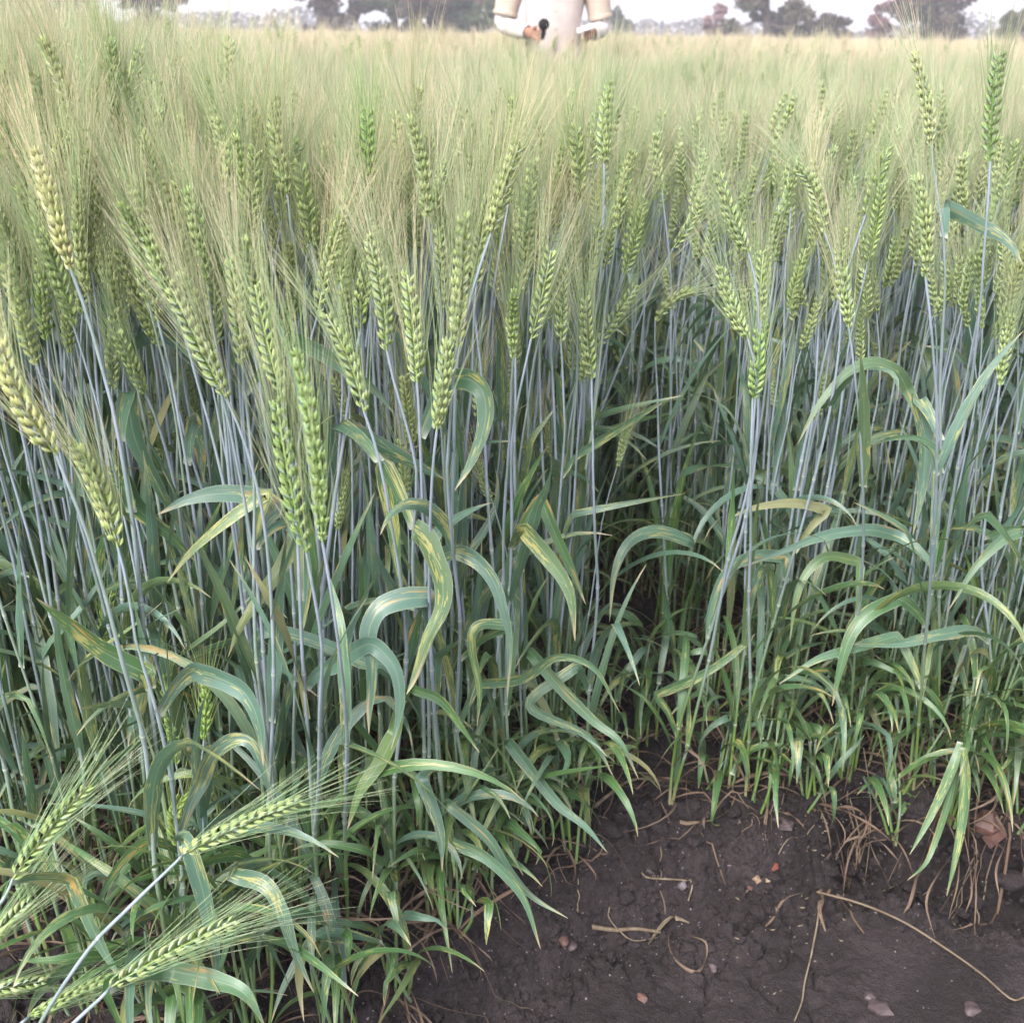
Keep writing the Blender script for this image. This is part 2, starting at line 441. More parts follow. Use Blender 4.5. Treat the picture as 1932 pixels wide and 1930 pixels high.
def spikelet(rng, sides=6):
    """local Z along the spikelet, X away from the rachis. Returns mesh data and the tips that carry awns"""
    mb = MB(); tips = []
    for (y, tx, z, x, L, w) in ((-2.2, 17, 0.6, 0.7, 11.0, 2.7), (2.2, -17, 0.9, 0.7, 11.0, 2.7), (0.0, 0, 3.0, 1.7, 10.0, 2.3)):
        m = mat4(rotx(R(tx + rng.uniform(-8, 8))) @ roty(R(rng.uniform(-4, 16))) @ rotz(rng.uniform(-.5, .5)), np.array([x, y, z]) * 1e-3)
        L *= rng.uniform(.92, 1.08)
        floret(mb, m, L * 1e-3, 2.4e-3, w * 1e-3, rng.random() * .88, sides)
        tips.append((m @ np.array([0, 0, L * 1e-3, 1]))[:3])
    for (y, tx) in ((-3.0, 24), (3.0, -24)):
        m = mat4(rotx(R(tx + rng.uniform(-6, 6))) @ roty(R(6)), np.array([-0.3, y, -0.8]) * 1e-3)
        floret(mb, m, 9.5e-3, 1.2e-3, 1.4e-3, rng.uniform(.86, 1), sides)
    return mb, tips
SPK = [spikelet(np.random.default_rng(100 + i)) for i in range(8)]
SPK_LO = [spikelet(np.random.default_rng(200 + i), 4) for i in range(2)]
SPK_MESH = [s[0].mesh('spikelet', MATS) for s in SPK]

def awn(mb, p, d, L, bend, rng, q, r0=0.00036, sides=3, n=4):
    s = np.linspace(0, 1, n)[:, None]
    P = p + d * L * s + bend * L * s ** 2
    tube(mb, P, np.linspace(r0, r0 * 0.35, n), sides, AWN, q + (.85 if n == 3 else 0))

def ear_parts(base, tip, bend, rng, nsp=19, scale=1.0, awn_len=0.085, spread=13, lo=False, roll=None, r0=0.00031, skip=0.0):
    """rachis mesh, spikelet placements and awn mesh of one ear"""
    base, tip = np.asarray(base, float), np.asarray(tip, float)
    D = tip - base; L = np.linalg.norm(D)
    ax = unit(D)
    ref = unit(np.cross(ax, [0.3, 1, 0.05])); roll = rng.uniform(0, math.pi) if roll is None else roll
    S0 = ref * math.cos(roll) + np.cross(ax, ref) * math.sin(roll)
    def P(t): return base + D * t + bend * (4 * t * (1 - t))
    def T(t): return unit(D + bend * (4 - 8 * t))
    mr = MB(); ts = np.linspace(0, 0.97, 6)
    tube(mr, np.array([P(t) for t in ts]), 0.0011, 5, EAR, 0.3)
    place, ma = [], MB()
    spk = SPK_LO if lo else SPK
    for i in range(nsp):
        t = (i + 0.25) / (nsp + 0.6)
        tt = T(t); S = unit(S0 - tt * np.dot(S0, tt)) * (1 if i % 2 else -1); N = np.cross(tt, S)
        a = R(rng.uniform(13, 27)) * (1 - 0.4 * t)
        S = unit(S + N * rng.normal(0, .22)); N = np.cross(tt, S)
        Zx = tt * math.cos(a) + S * math.sin(a); Xx = unit(S - Zx * np.dot(S, Zx)); Yx = np.cross(Zx, Xx)
        sc = scale * 0.93 * (0.72 + 0.36 * math.sin(math.pi * min(1, t * 0.85 + 0.16))) * rng.uniform(.94, 1.06)
        if i < 2: sc *= 0.72
        m = mat4(np.stack([Xx, Yx, Zx], 1) * sc, P(t) + S * 0.0014 * scale)
        k = rng.integers(len(spk)); place.append((k, m))
        for j, tp in enumerate(spk[k][1]):
            if (j == 2 and rng.random() < .25) or (lo and j == 1 and i % 2): continue
            if rng.random() < skip: continue
            p = (m @ np.append(tp, 1))[:3]
            out = S * (0.55 + 0.3 * rng.random()) + N * ((j == 0) * -0.6 + (j == 1) * 0.6 + rng.normal(0, .25))
            d = unit(tt + math.tan(R(spread)) * out + rng.normal(0, 0.05, 3))
            al = awn_len * rng.uniform(.72, 1.12) * (0.55 if i < 2 else 1.0)
            b = out * rng.uniform(-0.02, 0.06) + np.array([0, 0, -0.03]) + rng.normal(0, 0.03, 3)
            awn(ma, p, d, al, b, rng, rng.random(), 0.0009 if lo else r0, 3, 3 if lo else 4)
    return mr, place, ma
def ear_joined(mr, place, lo=False):
    mb = MB(); mb.join(mr)
    for k, m in place: mb.join((SPK_LO if lo else SPK)[k][0], m)
    return mb

def leaf_mb(base, az, e0, length, width, droop, twist, rng, q, n=13, mat=LEAF, across=3, curl=0.0):
    mb = MB(); s = np.linspace(0, 1, n); ds = length / (n - 1)
    e = e0 - droop * s ** 1.5; a = az + curl * s ** 2
    if rng.random() < .35:
        k0 = rng.uniform(.3, .75); e = e - rng.uniform(.3, 1.1) * sstep(s, k0, k0 + .09); a = a + rng.normal(0, .5) * sstep(s, k0, k0 + .09)
    D = np.stack([np.cos(a) * np.cos(e), np.sin(a) * np.cos(e), np.sin(e)], 1)
    P = np.asarray(base, float) + np.vstack([np.zeros(3), np.cumsum(D[:-1] * ds, 0)])
    W0 = np.stack([-np.sin(a), np.cos(a), 0 * a], 1); N = np.cross(D, W0)
    tw = twist * s
    Wv = W0 * np.cos(tw)[:, None] + N * np.sin(tw)[:, None]
    w = 0.5 * width * (0.55 + 0.45 * sstep(s, 0, .28)) * (1 - s ** 2.4) + 0.0002
    w = w * (1 + 0.06 * np.sin(s * 31 + q * 20) + rng.normal(0, .03, n))
    ribbon(mb, P, Wv, w, mat, q, 0.22 if mat == LEAF else 0.6, across)
    return mb

def stem_path(foot, top, end_dir, wig, n=22):
    """from the foot up to the ear's base, leaving along end_dir"""
    foot, top = np.asarray(foot, float), np.asarray(top, float)
    H = np.linalg.norm(top - foot)
    c1 = foot + np.array([0, 0, 1.0]) * H * 0.35 + (top - foot) * np.array([.15, .15, 0])
    c2 = top - unit(end_dir) * H * 0.22
    s = np.linspace(0, 1, n)[:, None]
    P = (1 - s) ** 3 * foot + 3 * s * (1 - s) ** 2 * c1 + 3 * s * s * (1 - s) * c2 + s ** 3 * top
    kr = np.random.default_rng(int(abs(top[0] * 1e5 + top[1] * 3e5 + H * 7e5)) % 99991)
    for ax_ in (0, 1): P[:, ax_] += np.interp(s[:, 0], [0, .16, .34, .55, .8, 1], np.append(np.append(0, kr.normal(0, .0045, 4)), 0))
    P[:, :2] += wig[None] * (np.sin(s * 17) * s ** 3 * (1 - s) * 4)
    return P

NODES = (0.16, 0.34, 0.55)
def stem_mb(P, rng, r=0.0019, q=None, sides=6):
    n = len(P); s = np.linspace(0, 1, n)
    # extra rings at the nodes
    ss = np.sort(np.concatenate([s] + [[k - .012, k - .006, k, k + .006, k + .012] for k in NODES]))
    Q = np.stack([np.interp(ss, s, P[:, i]) for i in range(3)], 1)
    rad = r * (1.18 - 0.45 * ss)
    rad = np.where(ss > 0.74, rad * 0.86, rad)
    u = np.zeros(len(ss))
    for k in NODES:
        b = np.exp(-((ss - k) / .006) ** 2); rad = rad * (1 + 0.42 * b); u = u + 2 * b
    mb = MB(); tube(mb, Q, rad, sides, STEM, rng.random() if q is None else q, u, ss); return mb

def along(P, t):
    n = len(P) - 1; x = t * n; i = min(int(x), n - 1); f = x - i
    return P[i] * (1 - f) + P[i + 1] * f

def auto_leaves(P, rng, spec=None, hmax=1.0):
    out = []
    for t, pr, Lr, wr in ((0.06, .45, (.14, .22), (.007, .010)), (0.12, .60, (.16, .24), (.008, .011)), (0.20, .80, (.18, .28), (.009, .013)), (0.34, .95, (.22, .32), (.011, .017)),
                          (0.48, .75, (.17, .27), (.0105, .016)), (0.64, .40, (.14, .22), (.011, .0165))):
        if rng.random() > pr or t > hmax: continue
        t += rng.uniform(-.04, .04)
        erect = rng.random() < (0.30 + 0.50 * (t > .4))
        e0 = R(rng.uniform(60, 80) + (8 if erect else 0)); dr = rng.uniform(0.0, 0.5) if erect else rng.uniform(1.3, 2.7)
        q = np.clip(rng.normal(0.25 + t * 0.9, 0.22), 0, 1)
        out.append(leaf_mb(along(P, t), rng.uniform(0, 2 * math.pi), e0, rng.uniform(*Lr), rng.uniform(*wr), dr,
                           rng.normal(0, 1.6), rng, q, 15, curl=rng.normal(0, .7)))
    for k in range(rng.integers(1, 4)):                        # withered lowest leaves
        out.append(leaf_mb(along(P, rng.uniform(0.0, .08)), rng.uniform(0, 2 * math.pi), R(rng.uniform(10, 70)), rng.uniform(.08, .18), rng.uniform(.003, .006),
                           rng.uniform(1.2, 2.6), rng.normal(0, 3), rng, rng.random(), 10, DRY, 3, rng.normal(0, 1.5)))
    return out

# ------------------------------------------------------------------ prototypes of the standing crop
PROTO = []
for i in range(16):
    rng = np.random.default_rng(500 + i)
    h = rng.uniform(.76, .84)
    lean = rng.normal(0, .038, 2)
    top = np.array([lean[0], lean[1], h])
    d = unit(np.array([lean[0] * 3.0 + rng.normal(0, .10), lean[1] * 3.0 + rng.normal(0, .10), 1.0]))
    L = rng.uniform(.080, .105)
    P = stem_path((0, 0, 0), top, d, rng.normal(0, .004, 2))
    mr, pl, ma = ear_parts(top, top + d * L, rng.normal(0, .003, 3), rng, int(L / .0043), rng.uniform(.82, 1.0), rng.uniform(.08, .105), rng.uniform(8, 12))
    PROTO.append(dict(stem=stem_mb(P, rng, rng.uniform(.0015, .0024)), ear=ear_joined(mr, pl), awns=ma, leaves=auto_leaves(P, rng), h=h + L, lean=lean))

MASSP = []
for i in range(16):
    rng = np.random.default_rng(700 + i)
    h = rng.uniform(.75, .85); lean = rng.normal(0, .038, 2); top = np.array([lean[0], lean[1], h])
    d = unit(np.array([lean[0] * 3.0 + rng.normal(0, .12), lean[1] * 3.0 + rng.normal(0, .12), 1.0])); L = rng.uniform(.075, .10)
    P = stem_path((0, 0, 0), top, d, rng.normal(0, .004, 2))
    mr, pl, ma = ear_parts(top, top + d * L, rng.normal(0, .003, 3), rng, int(L / .0048), rng.uniform(.85, 1.0), rng.uniform(.08, .11), rng.uniform(9, 14), False, None, .00046, .42)
    MASSP.append([stem_mb(P, rng, .0021, None, 5), ear_joined(mr, pl), ma] + auto_leaves(P, rng))

# field positions ------------------------------------------------------------------
def bed_ok(x, y): return y > edge_y(x) + 0.035
rng = np.random.default_rng(42)
STALKS = []                                                    # x, y, yaw, scale, tilt_x, tilt_y, proto
def sow(y0, y1, gap, n_lo, n_hi):
    y = y0
    while y < y1:
        half = 0.62 * y + 0.9
        for x in np.arange(-half, half, gap):
            px, py = x + rng.uniform(-.45, .45) * gap, y + rng.uniform(-.45, .45) * gap
            if not bed_ok(px, py): continue
            if 0.13 < px < 0.30 and py < 1.95 and rng.random() < (.85 if py < 1.6 else .7): continue         # the open gap in the front row
            if 0.25 < px < 0.33 and py < 1.45 and rng.random() < .7: continue
            if px > 0.05 and 1.45 < py < 1.9 and rng.random() < .3: continue
            if px < -0.25 and py < 0.98: continue                                        # the low corner with fallen stalks
            for k in range(rng.integers(n_lo, n_hi)):
                a = rng.uniform(0, 2 * math.pi); r_ = rng.uniform(.006, .03)
                sx, sy = px + math.cos(a) * r_, py + math.sin(a) * r_
                if not bed_ok(sx, sy - .02): continue
                sc = min(rng.normal(.985, .05), 1.03)
                sc *= 1.0 + 0.07 * (float(fbm(np.array([px * 1.6]), np.array([py * 1.6]), 91, 2)[0]) - .5) * 2
                if rng.random() < .10: sc *= rng.uniform(.6, .85)
                if px > -0.05 and py < edge_y(px) + .45: sc *= rng.uniform(.86, 1.03)
                sc *= 1.0 + 0.15 * sstep(np.array(-px / py), .10, .42) * sstep(np.array(py), 1.05, 1.6) * sstep(np.array(4.5 - py), 0, 2)
                wind = .11 * (float(fbm(np.array([px * 1.1 + 9]), np.array([py * 1.1]), 93, 2)[0]) - .5)
                STALKS.append((sx, sy, rng.uniform(0, 2 * math.pi), min(sc, 1.22), rng.normal(math.cos(a) * .02 + wind, .02), rng.normal(math.sin(a) * .02, .02), rng.integers(16)))
        y += gap * 0.9
sow(0.66, 3.0, 0.080, 3, 6)
sow(3.0, 6.0, 0.13, 3, 6)
STALKS.sort(key=lambda s: s[1] + abs(s[0]) * 0.25)

def in_view(x, y, z=0.5):
    v = np.array([x, y, z]) - C0; zc = v @ cF
    return zc > 0.3 and abs(v @ cR) / zc < 0.50

def stalk_matrix(s):
    x, y, yaw, sc, tx, ty, k = s
    return Matrix.Translation((x, y, gz(x, y) - 0.004)) @ Euler((-ty, tx, 0)).to_matrix().to_4x4() @ Matrix.Rotation(yaw, 4, 'Z') @ Matrix.Scale(sc, 4)

SINGLE, MASS = [], []
for s in STALKS:
    if len(SINGLE) < 240 and in_view(s[0], s[1]) : SINGLE.append(s)
    else: MASS.append(s)

PM = []
for p in PROTO:
    PM.append(dict(stem=p['stem'].mesh('stem', MATS), ear=p['ear'].mesh('ear', MATS), awns=p['awns'].mesh('awns', MATS), leaves=[l.mesh('leaf', MATS) for l in p['leaves']]))
def new_obj(name, me, parent):
    o = bpy.data.objects.new(name, me); COL.objects.link(o); o.parent = parent; return o
for s in SINGLE:
    k = s[6]; x, y = s[0], s[1]
    zone = 'in the dense clump left of the gap' if x < 0.1 else 'above the soil bank'
    if x < -0.25: zone = 'in the crowd at the left edge'
    tint_ = rng.uniform(-1, 1)
    ax_ = (stalk_matrix(s).to_3x3() @ Vector((PROTO[k]['lean'][0] * 2, PROTO[k]['lean'][1] * 2, 1.0))).x / s[3]
    lab = ('%s %s wheat stalk %s, %s row, %s' % ('tall' if s[3] * PROTO[k]['h'] > .93 else 'short' if s[3] * PROTO[k]['h'] < .82 else 'middling', 'yellowish' if tint_ > .3 else 'dark green' if tint_ < -.4 else 'green',
           'leaning left' if ax_ < -.09 else 'leaning right' if ax_ > .09 else 'upright', 'front' if y < edge_y(x) + .12 else 'second' if y < edge_y(x) + .28 else 'inner', zone)).replace('in the crowd at the left edge', 'at the left edge').replace('in the dense clump left of the gap', 'left of the gap')
    e = empty('wheat_stalk', (0, 0, 0), lab, 'wheat stalk', lab.replace('wheat stalk', 'wheat stalks'))
    e.matrix_world = stalk_matrix(s)
    col = (1.0 + .13 * tint_, 1.0 + .04 * tint_, .95 + .05 * tint_, 1)
    if tint_ < -.4: col = (.94, .96, .86, 1)
    new_obj('stem', PM[k]['stem'], e)
    ear = new_obj('ear', PM[k]['ear'], e); ear.color = col
    aw = new_obj('awns', PM[k]['awns'], ear); aw.color = col
    for lm in PM[k]['leaves']: new_obj('leaf', lm, e)

# ------------------------------------------------------------------ the rest of the field, one object
SRC = bpy.data.collections.new('wheat_sources')
def src(mb, name):
    o = bpy.data.objects.new(name, mb.mesh(name, MATS)); SRC.objects.link(o)
for i, p in enumerate(PROTO):
    mb = MB()
    for part in MASSP[i]: mb.join(part)
    src(mb, 'source_%02d' % i)
for i in range(6):                                             # far clumps, simpler
    rng2 = np.random.default_rng(900 + i); mb = MB()
    for k in range(9):
        f = np.append(rng2.uniform(-.11, .11, 2), 0); h = rng2.normal(.80, .045)
        top = f + np.append(rng2.normal(0, .05, 2), h); d = unit(np.append(rng2.normal(0, .2, 2), 1))
        tube(mb, np.stack([f, (f + top) / 2 + rng2.normal(0, .01, 3), top]), .0018, 3, STEM, rng2.random())
        L = rng2.uniform(.08, .1)
        mr, pl, ma = ear_parts(top, top + d * L, rng2.normal(0, .003, 3), rng2, 9, 1.35, .095, 14, True)
        mb.join(ear_joined(mr, pl, True)); mb.join(ma)
        for t in (.35, .6, .75):
            mb.join(leaf_mb(f * (1 - t) + top * t, rng2.uniform(0, 6.3), 1.2, .22, .015, rng2.uniform(.3, 2.4), rng2.normal(0, 1), rng2, rng2.random(), 6))
    src(mb, 'source_%02d' % (16 + i))

pts, rot, scl, idx = [], [], [], []
for s in MASS:
    m = stalk_matrix(s); pts.append(m.translation); rot.append(m.to_euler()); scl.append(s[3]); idx.append(s[6])
def far_rows(y0, y1, gap):
    y = y0
    while y < y1:
        half = 0.60 * y + 2.0
        xs = np.arange(-half, half, gap)
        for x in xs:
            pts.append((x + rng.uniform(-.5, .5) * gap, y + rng.uniform(-.5, .5) * gap, 0)); rot.append((rng.normal(0, .03), rng.normal(0, .03), rng.uniform(0, 6.28)))
            scl.append(rng.normal(1.0, .05)); idx.append(16 + int(rng.integers(6)))
        y += gap
far_rows(6.0, 12.0, .20); far_rows(12.0, 26, .30); far_rows(26, 62, .55)
me = bpy.data.meshes.new('wheat_field')
me.vertices.add(len(pts)); me.vertices.foreach_set('co', np.array([tuple(p) for p in pts], np.float32).ravel())
for nm, ty, key, data in (('rot', 'FLOAT_VECTOR', 'vector', np.array([tuple(r) for r in rot], np.float32).ravel()), ('scl', 'FLOAT', 'value', np.array(scl, np.float32)), ('idx', 'INT', 'value', np.array(idx, np.int32))):
    a = me.attributes.new(nm, ty, 'POINT'); a.data.foreach_set(key, data)
fld = bpy.data.objects.new('wheat_field', me); COL.objects.link(fld)
tag(fld, 'mass of bearded wheat reaching back to the trees', None, None, 'stuff')
ng = bpy.data.node_groups.new('wheat_field', 'GeometryNodeTree')
ng.interface.new_socket('Geometry', in_out='INPUT', socket_type='NodeSocketGeometry')
ng.interface.new_socket('Geometry', in_out='OUTPUT', socket_type='NodeSocketGeometry')
gn = ng.nodes; gi, go = gn.new('NodeGroupInput'), gn.new('NodeGroupOutput')
iop, ci = gn.new('GeometryNodeInstanceOnPoints'), gn.new('GeometryNodeCollectionInfo')
ci.inputs['Collection'].default_value = SRC; ci.inputs['Separate Children'].default_value = True; ci.inputs['Reset Children'].default_value = True
def named(n, ty):
    k = gn.new('GeometryNodeInputNamedAttribute'); k.data_type = ty; k.inputs['Name'].default_value = n
    return [s for s in k.outputs if s.enabled and s.name == 'Attribute'][0]
e2r = gn.new('FunctionNodeEulerToRotation')
ng.links.new(gi.outputs[0], iop.inputs['Points']); ng.links.new(ci.outputs[0], iop.inputs['Instance'])
iop.inputs['Pick Instance'].default_value = True
ng.links.new(named('idx', 'INT'), iop.inputs['Instance Index'])
ng.links.new(named('rot', 'FLOAT_VECTOR'), e2r.inputs[0]); ng.links.new(e2r.outputs[0], iop.inputs['Rotation'])
ng.links.new(named('scl', 'FLOAT'), iop.inputs['Scale']); ng.links.new(iop.outputs[0], go.inputs[0])
fld.modifiers.new('scatter', 'NODES').node_group = ng

# ------------------------------------------------------------------ stalks one can pick out, each placed by itself
HEROES = [
 # ear tip px, ear base px, label, options
 ((66, 282), (134, 510), 'big pale yellow wheat ear at the left edge, largest and highest of the near ears', dict(col=(1.46, 1.20, 1.28), L=.105, foot=(330, 1700), r=.0026, sc=1.1)),
 ((-2, 640), (106, 858), 'pale yellow-green ear leaning left, cut by the left edge below the big yellow ear', dict(col=(1.24, 1.08, 1.08), L=.10, foot=(290, 1650), r=.0023, sc=1.1)),
 ((142, 842), (222, 1032), 'light green ear slanting right, its base beside a thick stem near the left edge', dict(col=(1.12, 1.08, 1.0), L=.098, foot=(340, 1750), sc=1.1)),
 ((158, 238), (165, 402), 'upright green ear just right of and behind the big pale yellow ear', dict(L=.09)),
 ((210, 440), (233, 600), 'slim green ear with bare grey stalk, left of the pair under the left tall crowd', dict(L=.09, foot=(285, 1330))),
 ((252, 425), (298, 607), 'green ear leaning left on a straight grey stem above the folded leaf', dict(L=.092, foot=(395, 1400))),
 ((318, 532), (427, 752), 'broad green ear leaning left above a kinked grey stem, left of centre', dict(L=.108, foot=(500, 1640), spread=15)),
 ((436, 485), (457, 690), 'compact upright ear on a straight dark stem between two leaning ears', dict(L=.096, foot=(495, 1500))),
 ((480, 530), (531, 745), 'green ear with dark spots, its awns fanning left of the hanging ears', dict(L=.10, col=(.95, .95, .9))),
 ((612, 588), (687, 778), 'plump ear curving left behind the dark twisted leaf', dict(L=.098, foot=(735, 1500))),
 ((693, 445), (730, 662), 'long ear with round grains on a wavy pale stem at the centre clump', dict(L=.105, foot=(800, 1520), yaw=1.5)),
 ((768, 512), (787, 722), 'stout upright ear in the middle of the centre clump with a pale frilly base', dict(L=.102, foot=(815, 1560))),
 ((845, 640), (824, 812), 'lowest ear of the centre clump, hanging in front on a bent pale stem', dict(L=.085, foot=(850, 1640))),
 ((876, 400), (862, 655), 'tall cream-tipped ear at the right of the centre clump', dict(L=.118, foot=(880, 1600), col=(1.1, 1.05, 1.05))),
 ((557, 655), (608, 1022), 'right one of two long narrow bright green ears hanging low left of centre', dict(L=.150, foot=(655, 1680), col=(.9, 1.0, .85), nsp=30)),
 ((522, 745), (578, 1042), 'left one of two long narrow bright green ears hanging low left of centre', dict(L=.125, foot=(600, 1700), col=(.88, .97, .85), nsp=25)),
 ((948, 425), (935, 560), 'narrow ear leaning right on a pale stem behind the centre clump', dict(L=.09)),
 ((1000, 395), (978, 560), 'bushy ear at the right group of the centre, the tallest there', dict(L=.095)),
 ((1040, 468), (1002, 640), 'ear with round grains leaning right in the right group of the centre', dict(L=.095, foot=(965, 1560))),
 ((1078, 470), (1028, 602), 'ear leaning furthest right of the right group of the centre', dict(L=.088, foot=(990, 1560))),
 ((1062, 500), (1058, 645), 'thin ear right of the right group, on its own pale stem', dict(L=.09, foot=(1030, 1500))),
 ((1105, 560), (1116, 716), 'upright ear crossed by a tilted ear, on twin pale stems right of centre', dict(L=.093, foot=(1112, 1470))),
 ((1205, 535), (1126, 655), 'ear tilted strongly right with awns spread over the gap', dict(L=.095, foot=(1060, 1520), spread=16)),
 ((1082, 640), (1088, 722), 'small ear left of the crossed pair right of centre', dict(L=.06, foot=(1040, 1500))),
 ((1312, 552), (1236, 606), 'small nodding ear curved over above the gap in the row', dict(L=.065, foot=(1290, 1420), nod=True)),
 ((1358, 500), (1411, 640), 'ear leaning left above a thin stem, right half of the front row', dict(L=.088)),
 ((1442, 470), (1436, 604), 'upright ear with bead-like grains right of the left-leaning ear', dict(L=.088)),
 ((1432, 622), (1420, 752), 'short green ear standing lowest of the right half front row', dict(L=.078, foot=(1420, 1500), col=(.85, 1.0, .8))),
 ((1508, 500), (1498, 606), 'ear beside the yellow streaked flag leaf in the right half', dict(L=.08)),
 ((1582, 470), (1601, 618), 'slim ear on a crooked pale stem right of the yellow streaked leaf', dict(L=.088, foot=(1640, 1480))),
 ((1722, 96), (1756, 274), 'tall pale ear standing above the crop at the right', dict(L=.10, foot=(1735, 1440), col=(1.25, 1.15, 1.25))),
 ((1888, 100), (1868, 305), 'tall dark green ear standing above the crop at the right edge', dict(L=.105, foot=(1760, 1420), col=(.72, .82, .72))),
 ((1728, 330), (1746, 524), 'plump ear below the tall pale ear at the right', dict(L=.10, foot=(1740, 1420))),
 ((1912, 595), (1886, 728), 'green ear at the right edge over a folded blue leaf', dict(L=.088, foot=(1850, 1420))),
 ((1352, 320), (1412, 478), 'ear leaning left in the second row of the right half', dict(L=.095)),
 ((1498, 312), (1556, 440), 'ear bent over to the left in the second row of the right half', dict(L=.09, nod2=True)),
 ((1308, 400), (1313, 488), 'left one of two small ears side by side above the gap', dict(L=.075)),
 ((1342, 395), (1326, 486), 'right one of two small ears side by side above the gap', dict(L=.075)),
 ((1690, 445), (1668, 545), 'small dark ear between stems below the tall pale ear', dict(L=.08, col=(.85, .9, .8))),
 ((692, 200), (695, 420), 'tall dark green ear rising straight out of the centre clump', dict(L=.115, col=(.75, .9, .6), nsp=23)),
 ((452, 258), (494, 425), 'pale slender ear left of the dark opening, leaning left', dict(L=.10, col=(1.15, 1.12, 1.2))),
 ((585, 310), (598, 490), 'broad ear with white tip left of the tall dark ear', dict(L=.105)),
 ((464, 185), (532, 365), 'long yellowish ear slanting down behind the dark opening', dict(L=.115, col=(1.1, 1.0, .8))),
 ((752, 285), (772, 425), 'soft pale ear behind the tall dark ear', dict(L=.095, col=(1.15, 1.1, 1.1))),
 ((808, 205), (822, 300), 'small pale ear high up right of the tall dark ear', dict(L=.09, col=(1.15, 1.1, 1.1))),
 ((1128, 320), (1131, 442), 'yellowish upright ear left of the open stems right of centre', dict(L=.09, col=(1.1, 1.0, .9))),
 ((1178, 350), (1206, 442), 'yellowish ear leaning left above the open stems right of centre', dict(L=.085, col=(1.1, 1.0, .9))),
 ((366, 370), (415, 542), 'ear leaning left with shaded grains above the kinked stem ear', dict(L=.095, col=(.9, .95, .8))),
 ((828, 425), (832, 590), 'ear standing between the stout ear and the cream-tipped ear', dict(L=.095)),
 ((645, 420), (668, 560), 'pale ear behind the plump left-curving ear', dict(L=.095)),
 ((576, 1508), (345, 1612), 'fallen green ear lying slantwise on its blue-grey stalk at lower left', dict(L=.115, Y=.80, path=[(330, 1628), (240, 1715), (160, 1800), (60, 1960), (20, 2100)], spread=14, awn=.095, bend=(0, 0, .004), tuck=1)),
 ((452, 1735), (208, 1862), 'lowest fallen green ear lying towards lower left with its awns spread right', dict(L=.115, Y=.73, path=[(190, 1882), (110, 1960), (20, 2080)], spread=12, awn=.10, bend=(0, 0, .004), tuck=1)),
 ((235, 1835), (55, 1918), 'darker fallen ear lying just behind the lowest one at lower left', dict(L=.10, Y=.76, path=[(40, 1930), (-30, 1990), (-90, 2100)], spread=10, col=(.8, .85, .75), tuck=1)),
 ((92, 1848), (-60, 1880), 'fallen pale ear cut by the left edge near the bottom corner', dict(L=.085, Y=.76, path=[(-80, 1890), (-130, 1960), (-160, 2100)], col=(1.1, 1.1, 1.15), spread=10, tuck=1)),
 ((168, 1480), (24, 1658), 'fallen green ear leaning to upper right at the lower left edge', dict(L=.11, Y=.80, path=[(10, 1690), (-30, 1760), (-70, 1950)], col=(.9, .95, .85), spread=13, tuck=1)),
 ((60, 1700), (-40, 1800), 'half hidden fallen ear at the left edge under the upper right leaning one', dict(L=.085, Y=.78, path=[(-60, 1820), (-90, 1900), (-110, 2050)], spread=16, tuck=1)),
 ((388, 1262), (385, 1396), 'short young green ear standing low with bristling awns, left of the grey folded leaf', dict(L=.07, Y=.98, awn=.06, spread=20, col=(.8, .98, .6), r=.0017)),
 ((306, 1265), (332, 1440), 'dark short ear standing low behind the young bristling ear', dict(L=.085, Y=1.02, awn=.06, spread=16, col=(.7, .85, .6))),
 ((346, 1500), (340, 1605), 'short ear hidden behind the crossing fallen ear at lower left', dict(L=.06, Y=.92, awn=.06, spread=16, col=(.8, .9, .5))),
 ((410, 1030), (418, 1120), 'small bright green ear low in the shade left of centre', dict(L=.07, Y=1.3, awn=.06, col=(.8, 1.0, .5))),
 ((885, 1120), (893, 1235), 'small green ear low in the shade behind the centre stems', dict(L=.07, Y=1.25, awn=.05, col=(.8, 1.0, .6))),
 ((215, 1100), (205, 1210), 'thin low ear beside the grey stems at the left', dict(L=.07, Y=1.1, awn=.06, col=(.85, 1.0, .7))),
]

def px_len_Y(tip, base, L):
    lo, hi = 0.6, 5.0
    for _ in range(40):
        mid = (lo + hi) / 2
        if np.linalg.norm(at(*tip, mid) - at(*base, mid)) < L: lo = mid
        else: hi = mid
    return lo

